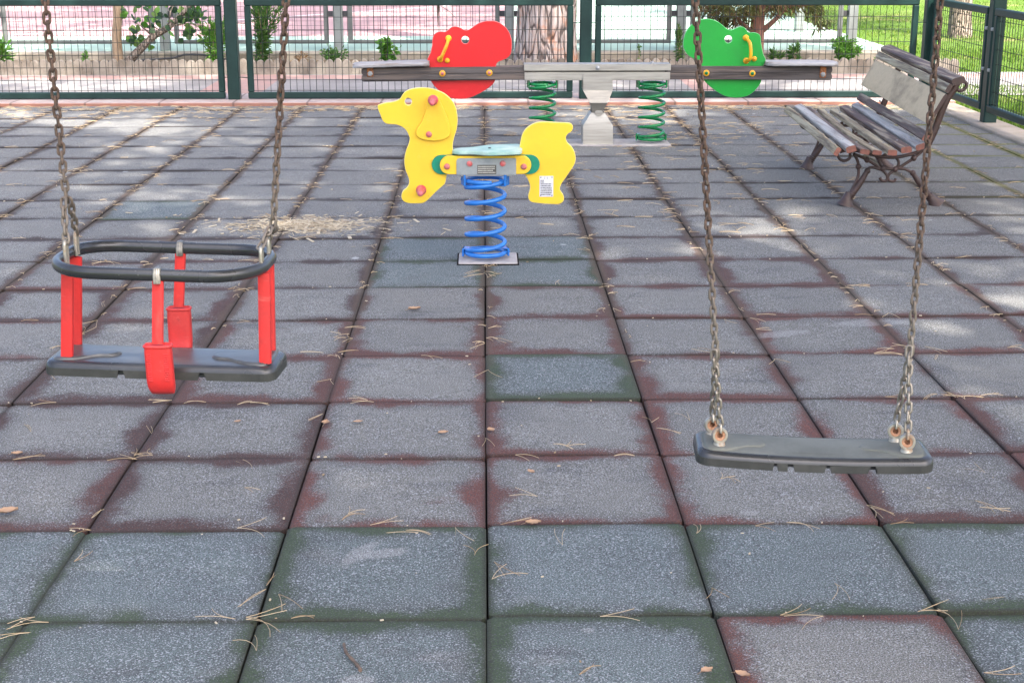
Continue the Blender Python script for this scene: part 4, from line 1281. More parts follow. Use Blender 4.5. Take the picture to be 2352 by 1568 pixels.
# cradle swing
KC = Vector((-.607, 2.665, .675)); ky = -5.0
km = Matrix.Translation(KC) @ Matrix.Rotation(math.radians(ky), 4, 'Z') @ Matrix.Rotation(math.radians(.6), 4, 'Y')
kid = thing('toddler_swing', 'toddler swing with black safety hoop and red straps hanging on rusty chains', 'swing', (KC.x, KC.y, KC.z))
kseat = seat_geo(kid, km, .442, .132, [(-.070, .017), (.084, .017)], .001)
RC = Vector((-.597, 2.662, .858))
rm = Matrix.Translation(RC) @ Matrix.Rotation(math.radians(ky + 1), 4, 'Z') @ Matrix.Rotation(math.radians(1.2), 4, 'Y')
hw_, hd_, rr_ = .192, .112, .085
loop = []
for cx, cy, a0 in ((hw_ - rr_, -hd_ + rr_, -PI / 2), (hw_ - rr_, hd_ - rr_, 0), (-hw_ + rr_, hd_ - rr_, PI / 2), (-hw_ + rr_, -hd_ + rr_, PI)):
    for i in range(13):
        a = a0 + PI / 2 * i / 12; loop.append((cx + rr_ * math.cos(a), cy + rr_ * math.sin(a)))
b = MB(); b.tube([rm @ Vector((x, y, .004 * (abs(x) / hw_) ** 2)) for x, y in loop], .011, 16, closed=True, flat=(.0095, .0115))
hoop = b.build('safety_hoop', M['rubber'], kid, 180)
# straps between hoop and seat
def strap(parent, name, a, c, w, t, mat, rows=8, bow=0):
    a, c = Vector(a), Vector(c); b = MB(); ax = (c - a).normalized(); sx = km.to_3x3() @ Vector((1, 0, 0)); sx = (sx - ax * sx.dot(ax)).normalized(); sy = ax.cross(sx)
    vs = []; k = 10
    for i in range(rows + 1):
        p = a.lerp(c, i / rows) + sx * bow * math.sin(PI * i / rows)
        for j in range(k):
            an = 2 * PI * j / k; ca, sa = math.cos(an), math.sin(an)
            vs.append(p + sx * (w / 2 * math.copysign(abs(ca) ** .6, ca)) + sy * (t / 2 * math.copysign(abs(sa) ** .6, sa)))
    fs = [(i * k + j, i * k + (j + 1) % k, (i + 1) * k + (j + 1) % k, (i + 1) * k + j) for i in range(rows) for j in range(k)] + [tuple(range(k)), tuple(rows * k + j for j in range(k))]
    b.add(vs, fs); return b.build(name, M[mat], parent, 50)
for sx_ in (-1, 1):
    for yo in (-.040, .040):
        xt = (-.177 if yo < 0 else -.189) if sx_ < 0 else (.198 if yo < 0 else .188)
        strap(kid, 'strap', rm @ Vector((xt - .004 * sx_, yo * 1.0, -.006)), km @ Vector(((-.180 if yo < 0 else -.192) if sx_ < 0 else (.199 if yo < 0 else .189), yo, .003)), .024, .013, 'redstrap')
# crotch bars front and back with their padded ends
xf = .017; yF = -hd_
def tbar(x, y, z0, z1, w, grooves, tilt):
    top = rm @ Vector((x, y, 0))
    st = strap(kid, 'crotch_strap', top + Vector((0, 0, -.006)), Vector((top.x - .010, top.y + tilt * .5, z0 + .004)), .0215, .012, 'redworn' if grooves else 'redstrap')
    # clamp over the hoop
    b = MB(); sg = 1
    cl = [top + Vector((0, -.0105, -.012)), top + Vector((0, -.0105, .004)), top + Vector((0, -.006, .0118)), top + Vector((0, .006, .0118)), top + Vector((0, .0105, .004)), top + Vector((0, .0105, -.012))]
    b.tube(cl, .0042, 8); b.tube([q + Vector((.0035, 0, 0)) for q in cl], .0034, 8); b.tube([q - Vector((.0035, 0, 0)) for q in cl], .0034, 8)
    b.build('hoop_clip', M['clipdark'], st, 50)
    # pad: rounded hollow sleeve, tapering and curving under at its lower end
    b = MB(); vs = []; k = 20; R_ = 12
    zz = [z0 + (z1 - z0) * (i / R_) for i in range(R_ + 1)]
    for i, z in enumerate(zz):
        t = i / R_; ww = w / 2 * (1 if t < .75 else 1 - .16 * ((t - .75) / .25) ** 2) * (.97 + .03 * min(1, t * 8)); dd = .0125 * (1 if t < .75 else 1 - .35 * ((t - .75) / .25) ** 2)
        yy = top.y + tilt * (.5 + .5 * t) + (.012 * max(0, (t - .6) / .4) ** 2) * (1 if y < 0 else -1)
        for j in range(k):
            an = 2 * PI * j / k; ca, sa = math.cos(an), math.sin(an)
            vs.append((top.x - .010 + ww * math.copysign(abs(ca) ** .5, ca), yy + dd * math.copysign(abs(sa) ** .5, sa), z))
    fs = [(i * k + j, i * k + (j + 1) % k, (i + 1) * k + (j + 1) % k, (i + 1) * k + j) for i in range(R_) for j in range(k)] + [tuple(range(k)), tuple(R_ * k + j for j in range(k))]
    b.add(vs, fs); pd = b.build('crotch_pad', M['redstrap'], kid, 50)
    yy = top.y + tilt - (.0128 if y < 0 else -.0128)
    if grooves:
        for sx_ in (-1, 1):
            b = MB()
            for i in range(13):
                z = z0 - .014 - i * .0042
                x0 = top.x - .010 + sx_ * w * .31
                b.box(x0 - .0042, x0 + .0042, top.y + tilt * (.5 + .5 * (z - z0) / (z1 - z0)) - .0136, top.y + tilt * .7 - .009, z - .0011, z + .0011, .0005)
            b.build('ribbing', M['redworn'], pd, 30)
    b = MB(); b.tube([(top.x - .010 + w / 2 * .97 * math.copysign(abs(math.cos(a)) ** .5, math.cos(a)), top.y + tilt * .5 + .0122 * math.copysign(abs(math.sin(a)) ** .5, math.sin(a)), z0) for a in [2 * PI * i / 24 for i in range(24)]], .0028, 6, closed=True)
    b.build('rim', M['redstrap'], pd, 60)
zq = lambda y_, Y: atY(360, y_, Y)[1]
yFw = (rm @ Vector((xf, -hd_, 0))).y; yBw = (rm @ Vector((xf, hd_, 0))).y
tbar(xf, -hd_, zq(792, yFw + .01), zq(903, yFw + .02), .050, True, .012)
tbar(-.003, hd_, zq(708, yBw), zq(815, yBw - .01), .046, False, -.006)
# eyes on the hoop and the chains
for s, px_s in ((-1, (154, 455)), (1, (628, 455))):
    ends = []
    for yo in (-.040, .040):
        base = rm @ Vector((({-1: -.174, 1: .190}[s] if yo < 0 else {-1: -.182, 1: .187}[s]), yo, .010))
        top_ = base + Vector((-.002 * s, 0, .034)); b = MB()
        pts = []
        for i in range(10):
            a = PI * i / 9; pts.append(base + Vector((0, 0, .020)) + Vector((0, .0065 * math.cos(a), .012 * math.sin(a))))
        pts = [base + Vector((0, .0065, -.012))] + pts + [base + Vector((0, -.0065, -.012))]
        b.tube(pts, .0036, 9); b.build('hanger_eye', M['eye'], hoop, 60)
        ends.append(top_ + Vector((0, 0, -.004)))
    lo = atY(px_s[0], px_s[1] if s < 0 else 520, KC.y); hi = atY(105 if s < 0 else 658, 0, KC.y)
    lo = (lo[0], KC.y - .005, lo[1]); hi = (hi[0], KC.y - .005, hi[1])
    swing_chain(kid, line_to_beam(lo, hi), lo, ends, 40 + s)
# the frame the swings hang from, above and beside the picture
sfm = thing('swing_frame', 'dark green steel frame with a beam holding up both swings', 'swing frame', (0, 2.64, 0))
b = MB(); b.tube([(-1.75, 2.64, BEAMZ + .045), (1.75, 2.64, BEAMZ + .045)], .045, 20); b.build('beam', M['fence'], sfm, 50)
for sx_ in (-1.72, 1.72):
    for sy_ in (-.95, .95):
        b = MB(); b.tube([(sx_, 2.64, BEAMZ + .02), (sx_ * 1.02, 2.64 + sy_, -.03)], .034, 16); b.build('leg', M['fence'], sfm, 50)

# ================================================================== BENCH
bn = thing('park_bench', 'worn slatted park bench with brown cast iron legs beside the side fence', 'bench', (2.2, 8.3, 0))
z5 = crop(2250, 100, 2.851); z3 = crop(2320, 380, 4.9)
YN, YFR = 7.50, 9.20
SL = .047
def slat(pts, name='slat', mat='slat_brown', w=.054, t=.030, ang=0, bend=0, y0=YN, y1=YFR, seed=0, endmat='slat_end', dz1=.012):
    """long board along Y with rounded arrises, ends cut square"""
    x, z = pts; b = MB(); r = random.Random(seed); n = 14
    sec = [(-.5, -.36), (-.5, .30), (-.40, .47), (-.2, .5), (.2, .5), (.40, .47), (.5, .30), (.5, -.36), (.42, -.5), (-.42, -.5)]
    ca, sa = math.cos(ang), math.sin(ang); vs = []; k = len(sec)
    for i in range(n + 1):
        u = i / n; y = y0 + (y1 - y0) * u
        xx = x + SL * (y - y0); zz = z + bend * math.sin(PI * u) + dz1 * u + r.uniform(-.0008, .0008)
        for a, c in sec: vs.append((xx + a * w * ca - c * t * sa, y, zz + a * w * sa + c * t * ca))
    b.add(vs, [(i * k + j, i * k + (j + 1) % k, (i + 1) * k + (j + 1) % k, (i + 1) * k + j) for i in range(n) for j in range(k)])
    b.add(vs[:k], [tuple(range(k))], 1); b.add(vs[-k:], [tuple(range(k))], 1)
    return b.build(name, [M[mat], M[endmat]], bn, 35)
S = [z5(*p, YN) for p in [(562, 955), (697, 940), (797, 915), (880, 945), (1075, 1000), (1188, 965), (1275, 930), (1322, 858)]]
S = [list(p) for p in S]
prof_ang = [1.05, .25, -.18, -.18, -.10, .12, .35, 1.0]
looks = [('slat_worn', .044, .026), ('slat_silver', .052, .034), ('slat_brown', .05, .026), ('slat_worn', .05, .024), ('slat_worn', .050, .030), ('slat_brown', .056, .032), ('slat_silver', .050, .030), ('slat_brown', .05, .028)]
# even the profile out into the seat's shallow curve
x0b, x1b = S[1][0], S[6][0]
for i in range(1, 7):
    t = (i - 1) / 5
    S[i][0] = x0b + (x1b - x0b) * t
    S[i][1] = .338 - .028 * math.sin(PI * min(1, t * 1.05)) + .010 * t
S[0] = [S[1][0] - .072, S[1][1] - .014]
labels = ['thin pale slat along the front rim', 'silvered slat', None, 'split pale slat', 'pale worn slat', None, 'silvered slat at the back of the seat', None]
for i, (p, a, lk_) in enumerate(zip(S, prof_ang, looks)):
    o = slat(p, 'slat', lk_[0], lk_[1], lk_[2], a if i not in (2, 3) else -.15, -.016 if i in (2, 3) else 0, seed=i, y0=YN + (.03 if i in (3,) else 0), y1=YFR - (.05 if i in (4,) else 0))
    if labels[i]: o['label'] = labels[i]
# broad bare board of the back, then two narrow rails
pbl = z5(1340, 755, YN); pbu = z5(1492, 505, YN)
mx, mz = (pbl[0] + pbu[0]) / 2, (pbl[1] + pbu[1]) / 2; wv = math.hypot(pbu[0] - pbl[0], pbu[1] - pbl[1]); av = math.atan2(pbu[1] - pbl[1], pbu[0] - pbl[0])
bk = slat((mx, mz), 'back_board', 'boardback', wv, .020, av, dz1=.020, endmat='iron')
p = z5(1512, 455, YN); o = slat(p, 'slat', 'slat_worn', .046, .024, av, seed=21, dz1=.024, endmat='iron')
p = z5(1598, 400, YN); o = slat((p[0] - .004, p[1] + .004), 'top_rail', 'slat_brown', .068, .036, .25, seed=22, dz1=.028, endmat='iron')
# iron end frames
def frame_paths():
    q = lambda pts: [z3(*p_, 7.72) for p_ in pts]
    thin = [
        [(905, 300), (838, 330), (835, 400), (765, 447), (690, 425), (657, 350), (690, 285), (735, 268), (760, 300)],
        [(880, 345), (980, 385), (1080, 435), (1190, 500), (1280, 560), (1340, 620), (1372, 680), (1345, 735), (1290, 728), (1262, 688)],
        [(1950, 245), (1860, 320), (1750, 410), (1650, 475), (1550, 540), (1470, 585), (1395, 640), (1378, 695), (1410, 735), (1465, 738), (1492, 700)],
        [(885, 340), (940, 440), (955, 530), (955, 640), (920, 740), (870, 840), (850, 880)],
        [(1085, 580), (1120, 545), (1190, 545), (1270, 570), (1340, 560), (1480, 560), (1600, 560), (1680, 590), (1740, 620)],
        [(1290, 520), (1255, 450), (1290, 390), (1360, 350)],
        [(1360, 520), (1300, 560)],
        [(1470, 560), (1525, 520), (1530, 450), (1490, 395)],
    ]
    seat = [(690, 320), (760, 300), (900, 300), (1010, 320), (1150, 360), (1330, 395), (1500, 395), (1660, 365), (1800, 320), (1950, 240)]
    legs = [([(1088, 580), (1010, 715), (925, 840), (850, 930), (815, 985), (785, 1040), (768, 1085), (762, 1104)], [.012, .0165, .0185, .0195, .0175, .021, .032, .040]),
            ([(1735, 620), (1800, 720), (1880, 830), (1965, 940), (2000, 1000), (2040, 1050), (2065, 1090), (2075, 1108)], [.012, .0160, .018, .019, .017, .021, .032, .040])]
    knobs = [(1080, 435), (955, 530), (1085, 590), (1735, 620), (1750, 410), (1300, 560), (1480, 570)]
    return [q(t_) for t_ in thin], q(seat), [(q(l), r) for l, r in legs], q(knobs)
thin, seatp, legs, knobs = frame_paths()
p5 = lambda pts: [z5(*p_, 7.72) for p_ in pts]
upr = p5([(1335, 925), (1395, 800), (1450, 650), (1510, 520), (1575, 440)])
curl = p5([(1575, 440), (1615, 400), (1650, 405), (1655, 440), (1625, 470), (1585, 470)])
for k, Yl in enumerate((7.72, 8.95)):
    dx = SL * (Yl - 7.72); dz = .006 * k
    mv = lambda pts: [(x_ + dx, Yl, max(z_ + dz, .004)) for x_, z_ in pts]
    b = MB()
    for t_ in thin: b.tube(crom(mv(t_), 5, False), .0082, 10)
    b.tube(crom(mv(seatp), 4, False), .0095, 10, flat=(.014, .009))
    up = mv(upr)
    b.tube(crom(up, 4, False), .016, 10, flat=(.013, .019)); b.tube(crom(mv(curl), 5, False), .0095, 10)
    for kx, kz in knobs: b.ball((kx + dx, Yl, kz + dz), .0165, 12)
    fr = b.build('iron_frame', M['iron'], bn, 60)
    for lp_, rads in legs:
        b = MB(); path = mv(lp_)
        path[-1] = (path[-1][0], Yl, .003)
        b.tube(path, rads, 14)
        # collar rings above the foot
        c1 = Vector(path[3]).lerp(Vector(path[4]), .3); ax = (Vector(path[4]) - Vector(path[3])).normalized()
        for s_ in (-.012, 0, .012): b.lathe([(.017, s_ - .005), (.0235, s_ - .003), (.0235, s_ + .003), (.017, s_ + .005)], c1, ax, 16)
        fc = path[-1]; ln = Vector(path[-3]) - Vector(path[-1])
        b.lathe([(.047, 0), (.046, .007), (.036, .020), (.028, .038), (.021, .062), (.018, .075)], (fc[0], Yl, .0), (ln.x * .5, 0, ln.z), 16)
        b.build('leg', M['iron'], fr, 50)
    b = MB()
    for q_ in ((1430, 775), (1345, 790)):
        x_, z_ = z5(*q_, 7.72); b.lathe([(.008, 0), (.010, .004), (.008, .009), (1e-6, .010)], (x_ + dx, Yl, z_), (1, 0, .3), 10)
    for p_ in S[1:7]: b.lathe([(.006, 0), (.006, .003), (1e-6, .004)], (p_[0] + dx + .01, Yl, p_[1] + .0165 + .012 * (Yl - YN) / 1.7), (0, 0, 1), 10)
    b.build('bolt', M['zinc'], fr, 50)

# ================================================================== TREES AND PLANTS
def leaf(b, p, d, L, w, rnd, fold=.25, bend=.25):
    d = d.normalized(); s = d.cross(Vector((rnd.uniform(-1, 1), rnd.uniform(-1, 1), rnd.uniform(-.2, 1))))
    s = s.normalized() if s.length > 1e-3 else d.orthogonal().normalized()
    n = s.cross(d)
    m = p + d * L * .5 - n * 0; tip = p + d * L - Vector((0, 0, bend * L * .5))
    o = len(b.v)
    b.v += [tuple(p), tuple(m + s * w / 2 + n * fold * w), tuple(tip), tuple(m - s * w / 2 + n * fold * w)]
    b.f += [[o, o + 1, o + 2], [o, o + 2, o + 3]]; b.mi += [0, 0]


def rdir(r, up=0.0):
    while True:
        v = Vector((r.uniform(-1, 1), r.uniform(-1, 1), r.uniform(-1, 1)))
        if .05 < v.length < 1: return (v.normalized() + Vector((0, 0, up))).normalized()


def shrub(name, label, x, y, z, r, h, n, L, w, mat, seed, stems=7, group=None, up=.6, stem_mat='bark_tan', round_=True):
    rn = random.Random(seed)
    t = thing(name, label, 'plant' if name != 'bush' else 'bush', (x, y, z), group)
    st = MB(); lf = MB()
    tips = []
    for i in range(stems):
        a = rn.uniform(0, 2 * PI); rad = r * rn.uniform(.1, .9); hh = h * rn.uniform(.65, 1.0) * (1 - .45 * (rad / r) ** 2 if round_ else 1)
        p0 = Vector((x + rn.uniform(-.1, .1) * r, y + rn.uniform(-.1, .1) * r, z - .02)); p1 = Vector((x + math.cos(a) * rad, y + math.sin(a) * rad, z + hh))
        mid = p0.lerp(p1, .5) + Vector((-(p1.x - p0.x) * .18, -(p1.y - p0.y) * .18, 0))
        path = crom([p0, mid, p1], 4, False); st.tube(path, [.006 * max(.3, 1 - k / len(path)) * (h / .4) ** .4 for k in range(len(path))], 6)
        tips.append(path)
    n = int(n * 1.9); L *= .86; w *= .86
    for i in range(n):
        path = rn.choice(tips); u = rn.random() ** .7; k = min(int(u * (len(path) - 1)), len(path) - 2)
        p = path[k].lerp(path[k + 1], rn.random()) + rdir(rn) * rn.random() * r * .22
        d = rdir(rn, up) + (p - Vector((x, y, z + h * .35))).normalized() * .7
        leaf(lf, p, d, L * rn.uniform(.6, 1.2), w * rn.uniform(.7, 1.2), rn)
    st.build('stem', M[stem_mat], t, 60); lf.build('leaves', M[mat], t)
    return t


def at_bed(px, py, Y):   # point on plane Y seen at that spot -> x, z
    return atY(px, py, Y)

BY = 15.3
xx = lambda px, Y=BY: atY(px, 140, Y)[0]
shrub('bush', 'tall leafy bush with narrow bright leaves behind the fence post', xx(494), 15.25, .07, .22, .44, 620, .085, .020, 'lf_bright', 1, 9, up=.9, round_=False)
shrub('bush', 'yellow green upright bush rising just to the right of the fence post', xx(598), 15.4, .07, .26, .72, 900, .080, .020, 'lf_mid', 2, 10, up=.9, round_=False)
shrub('bush', 'rounded bright green bush with a brown base at the bed end', xx(1930), 15.25, .07, .21, .27, 1100, .055, .020, 'lf_bright', 3, 26, up=.4)
shrub('plant', 'low leafy plant spilling over the edging left of the seesaw seat', xx(772), 15.05, .08, .20, .16, 240, .060, .024, 'lf_mid', 4, 12, up=.3)
shrub('plant', 'broad leaved bright plant in the bed above the seesaw seat', xx(888), 15.3, .08, .15, .26, 120, .075, .048, 'lf_bright', 5, 9, up=.3)
shrub('plant', 'strap leaved green plant at the far left end of the bed', xx(14), 15.2, .08, .20, .24, 90, .20, .022, 'lf_bright', 6, 6, up=.9)
shrub('plant', 'small weed with yellow green leaves left of the leaning trunk', xx(205), 15.15, .08, .07, .12, 50, .05, .02, 'lf_bright', 7, 5)
shrub('plant', 'tall thin plant beside the green seesaw board', xx(1557), 15.2, .08, .08, .42, 200, .075, .017, 'lf_mid', 8, 6, up=1.1, round_=False)
shrub('plant', 'young plant with upright leaves just right of the green board', xx(1822), 15.2, .08, .09, .21, 90, .085, .024, 'lf_mid', 9, 6, up=.9)
shrub('plant', 'low grassy tuft between the green board and the young plant', xx(1775), 15.15, .08, .10, .13, 160, .10, .010, 'lf_mid', 10, 6, up=1.2)
shrub('plant', 'green tuft growing beside the last edging block near the bench', xx(2010), 15.0, .0, .09, .16, 120, .085, .018, 'lf_bright', 12, 6, up=.7)
shrub('plant', 'tiny pale flowered stem in the bed behind the steel seesaw sleeve', xx(1467), 15.25, .08, .04, .22, 26, .04, .02, 'lf_mid', 13, 3, up=.6)
shrub('plant', 'dry brown tuft on the bed behind the left end of the seesaw', xx(694), 15.3, .08, .08, .10, 60, .07, .012, 'lf_brown', 14, 5, up=.8)


def trunk(b, pts, rads, sides=20, rough=.0, seed=0):
    path = crom(pts, 6, False); n = len(path)
    rr = []
    for i in range(n):
        t = i / (n - 1) * (len(rads) - 1); k = min(int(t), len(rads) - 2); rr.append(rads[k] + (rads[k + 1] - rads[k]) * (t - k))
    o = len(b.v); b.tube(path, rr, sides)
    if rough:
        for i in range(o, len(b.v)):
            p = Vector(b.v[i]); k = (i - o) // sides; c = Vector(path[min(k, n - 1)]); d = p - c
            a = math.atan2(d.y, d.x)
            f = mnoise.noise((math.cos(a) * 7 + seed, math.sin(a) * 7, p.z * 1.6)) + .6 * mnoise.noise((math.cos(a) * 16, math.sin(a) * 16 + seed, p.z * 4))
            b.v[i] = tuple(c + d * (1 + rough * f))
    return path


def crown(parent, mat, c, rx, ry, rz, clumps, per, L, w, seed, cr=.75, name='crown', hollow=.2):
    rn = random.Random(seed); b = MB()
    for i in range(clumps):
        while True:
            d = Vector((rn.uniform(-1, 1), rn.uniform(-1, 1), rn.uniform(-1, 1)))
            if hollow < d.length < 1: break
        q = Vector((c[0] + d.x * rx, c[1] + d.y * ry, c[2] + d.z * rz)); s = cr * rn.uniform(.6, 1.3)
        for j in range(per):
            e = rdir(rn); p = q + Vector((e.x * s, e.y * s, e.z * s * .55)) * rn.random() ** .5
            leaf(b, p, rdir(rn, .35), L * rn.uniform(.6, 1.3), w * rn.uniform(.6, 1.3), rn)
    return b.build(name, M[mat], parent)


def branchy(b, base, tips, r0, seed, sides=8):
    rn = random.Random(seed)
    for t_ in tips:
        a = Vector(base); c = Vector(t_); m = a.lerp(c, .5) + Vector((rn.uniform(-.3, .3), rn.uniform(-.3, .3), rn.uniform(0, .4)))
        path = crom([a, m, c], 5, False); b.tube(path, [r0 * (1 - .8 * i / len(path)) for i in range(len(path))], sides)


# the thick pine behind the fence
px_, py_ = xx(1254, 15.32), 15.32
pt = thing('pine_tree', 'thick pine trunk with grey plated bark right behind the red board', 'tree', (px_, py_, .05))
b = MB(); trunk(b, [(px_ - .01, py_, -.05), (px_, py_, .4), (px_ + .02, py_, 1.2), (px_ + .05, py_ + .1, 3.5), (px_ - .1, py_ + .3, 9.4)], [.345, .305, .295, .25, .17], 120, .05, 3)
rn = random.Random(2)
tk = b.build('trunk', M['bark_pine'], pt, 180)
b = MB(); tips = [(px_ + 3.6 * math.cos(a), py_ + 3.2 * math.sin(a) + .6, 10.6 + rn.uniform(-.5, .6)) for a in [2 * PI * i / 8 for i in range(8)]]
branchy(b, (px_ - .1, py_ + .3, 9.2), tips, .11, 4); b.build('limb', M['bark_pine'], tk, 60)
crown(pt, 'lf_pine', (px_ - .4, py_ + .6, 11.1), 4.6, 4.4, 1.25, 95, 100, .38, .12, 5)
# tree with a leaning stem and round leaves at the left
lx, ly = xx(272), 15.3
lt = thing('slender_tree', 'slender tree with a leaning side stem and round leaves', 'tree', (lx, ly, .07))
b = MB(); zt_ = lambda px, py: (atY(px, py, ly)[0], ly, atY(px, py, ly)[1])
trunk(b, [(lx, ly, .02), zt_(268, 90), zt_(270, 30), zt_(262, -60), zt_(275, -240), zt_(260, -420)], [.058, .050, .045, .040, .034, .024], 18, .06, 5)
tk = b.build('trunk', M['bark_tan'], lt, 180)
b = MB(); trunk(b, [(lx + .03, ly - .02, .03), zt_(318, 118), zt_(352, 85), zt_(388, 62), zt_(430, 20), zt_(470, -40)], [.046, .040, .036, .032, .022, .012], 14, .06, 6)
for p0, p1 in (((388, 62), (470, 60)), ((352, 85), (340, 30)), ((388, 62), (400, 10)), ((352, 85), (305, 50)), ((430, 20), (480, 15))): b.tube(crom([zt_(*p0), Vector(zt_(*p0)).lerp(Vector(zt_(*p1)), .5) + Vector((0, -.05, .03)), zt_(*p1)], 4, False), [.012 - .001 * i for i in range(9)], 6)
b.build('leaning_stem', M['bark_grey'], tk, 180)
rn = random.Random(12); b = MB(); b2 = MB()
def round_leaf(bb, p, s, rn):
    d = rdir(rn, -.2); n_ = (rdir(rn) + Vector((0, -.5, .6))).normalized(); u = (d - n_ * d.dot(n_)).normalized(); w_ = n_.cross(u)
    o = len(bb.v); k = 9; bb.v.append(tuple(p + n_ * s * .08)); 
    for i in range(k):
        a = 2 * PI * i / k; rad = s * (1 - .28 * max(0, math.cos(a)) ** 6 * 0 - (.35 if i == 0 else 0))
        bb.v.append(tuple(p + u * math.cos(a) * rad + w_ * math.sin(a) * rad * .92))
    for i in range(k): bb.f.append([o, o + 1 + i, o + 1 + (i + 1) % k]); bb.mi.append(0)
for cx, cy, rr, nn, dk in ((302, 95, 16, 10, 0), (318, 78, 18, 8, 1), (330, 35, 26, 12, 1), (352, 55, 24, 12, 1), (388, 30, 30, 16, 1), (415, 55, 30, 16, 1), (450, 45, 26, 11, 1), (428, 90, 16, 5, 1), (462, 75, 20, 7, 1), (345, 108, 8, 2, 0), (430, 30, 26, 8, 0), (375, 12, 24, 8, 0), (475, 20, 22, 6, 1), (283, 25, 12, 5, 0), (470, 95, 12, 4, 0)):
    for i in range(nn):
        p = Vector(zt_(cx + rn.gauss(0, rr * .6), cy + rn.gauss(0, rr * .6))) + Vector((0, rn.uniform(-.22, .22), 0))
        round_leaf(b if rn.random() < (.7 if dk else .2) else b2, p, rn.uniform(.030, .048), rn)
for i in range(420):
    p = Vector((lx + rn.gauss(.25, .5), ly + rn.gauss(0, .45), rn.uniform(1.35, 2.6))); round_leaf(b if rn.random() < .6 else b2, p, rn.uniform(.032, .05), rn)
b.build('leaves', M['lf_dark'], lt); b2.build('leaves', M['lf_bright'], lt)
# low juniper beside the court
jx, jy = xx(1742, 15.35), 15.35
jt = thing('juniper_tree', 'reddish trunked juniper with drooping olive sprays behind the green board', 'tree', (jx, jy, .07))
zj = lambda px, py, dy=0: (atY(px, py, jy)[0], jy + dy, atY(px, py, jy)[1])
b = MB(); trunk(b, [(jx - .05, jy, .02), zj(1736, 95), zj(1742, 40), zj(1755, -10), zj(1760, -120), zj(1745, -300)], [.10, .078, .066, .058, .05, .03], 18, .12, 8)
tk = b.build('trunk', M['bark_red'], jt, 180)
b = MB()
for p1, p2, p3 in (((1740, 75), (1775, 45), (1815, 5)), ((1738, 85), (1790, 35), (1835, -20)), ((1736, 80), (1700, 50), (1665, 10)), ((1740, 60), (1720, 20), (1690, -30)), ((1745, 40), (1770, 10), (1800, -40)), ((1750, 20), (1850, 10), (1900, -10))):
    b.tube(crom([zj(*p1), zj(*p2, -.06), zj(*p3, .05)], 5, False), [.024 - .0018 * i for i in range(11)], 8)
b.build('limb', M['bark_red'], tk, 60)
rn = random.Random(22); b = MB(); b2 = MB()
def spray(bb, p, n, s, rn):
    d0 = rdir(rn, -.5)
    for i in range(n):
        q = p + Vector((rn.gauss(0, s), rn.gauss(0, s), rn.gauss(0, s * .8)))
        leaf(bb, q, d0 + rdir(rn) * .8 + Vector((0, 0, -.3)), .085 * rn.uniform(.6, 1.3), .016, rn)
for cx, cy, sx_, sy_, nn in ((1660, 12, 30, 12, 9), (1690, 30, 22, 16, 9), (1640, 35, 12, 12, 4), (1672, 50, 14, 8, 4), (1715, 15, 22, 12, 7), (1800, 8, 40, 8, 9), (1868, 30, 14, 16, 5), (1884, 55, 6, 6, 2), (1850, 8, 22, 8, 5), (1712, 55, 8, 8, 2), (1775, 14, 16, 8, 4), (1620, 10, 10, 12, 3)):
    for i in range(nn):
        p = Vector(zj(cx + rn.gauss(0, sx_ * .55), cy + rn.gauss(0, sy_ * .55), rn.uniform(-.25, .25)))
        spray(b2 if rn.random() < .16 else b, p, 34, .045, rn)
for i in range(190):
    p = Vector((jx + rn.gauss(0, .55), jy + rn.gauss(0, .4), rn.uniform(1.15, 2.7))); spray(b2 if rn.random() < .12 else b, p, 24, .07, rn)
b.build('foliage', M['lf_olive'], jt); b2.build('foliage', M['lf_brown'], jt)
# tree on the lawn at the right
tx, ty = gnd(2204, 84)
tt = thing('lawn_tree', 'bare straight trunk of a tree standing on the lawn at the right', 'tree', (tx, ty, 0))
b = MB(); trunk(b, [(tx, ty, -.05), (tx - .01, ty, .3), (tx, ty, 1.4), (tx + .08, ty, 3.2), (tx, ty + .1, 4.6)], [.175, .142, .130, .105, .07], 60, .10, 9)
tk = b.build('trunk', M['bark_grey'], tt, 180)
b = MB(); rn = random.Random(4); branchy(b, (tx, ty + .1, 4.4), [(tx + 1.6 * math.cos(a), ty + 1.6 * math.sin(a), 5.8 + rn.uniform(-.4, .6)) for a in [2 * PI * i / 6 for i in range(6)]], .06, 9); b.build('limb', M['bark_grey'], tk, 60)
crown(tt, 'lf_mid', (tx, ty, 6.0), 2.4, 2.4, 1.4, 60, 50, .24, .12, 15, .55)
# pines round the viewer whose shade lies on the playground
def shade_tree(label, x, y, h, rx, ry, seed, clumps, r0=.24, ox=0, oy=0):
    t = thing('pine_tree', label, 'tree', (x, y, -.05)); b = MB(); rn = random.Random(seed)
    trunk(b, [(x, y, -.1), (x + .05, y, 1.2), (x - .05, y + .1, h * .55), (x, y, h * .9)], [r0 * 1.15, r0, r0 * .85, r0 * .55], 40, .05, seed)
    tk = b.build('trunk', M['bark_pine'], t, 180)
    b = MB(); branchy(b, (x, y, h * .85), [(x + ox + rx * .8 * math.cos(a), y + oy + ry * .8 * math.sin(a), h + rn.uniform(-.4, .6)) for a in [2 * PI * i / 9 for i in range(9)]], .1, seed); b.build('limb', M['bark_pine'], tk, 60)
    crown(t, 'lf_pine', (x + ox, y + oy, h + .3), rx, ry, 1.1, clumps, 115, .40, .14, seed + 1, .85, hollow=0)
shade_tree('tall pine behind the viewer on the right, its crown shading the swings', 4.7, -5.6, 11.8, 5.4, 4.2, 31, 165)
shade_tree('tall pine on the lawn beside the swings, its crown shading the dog rider', 4.6, .8, 12.2, 5.2, 4.7, 35, 132, ox=-2.4, oy=-.2)
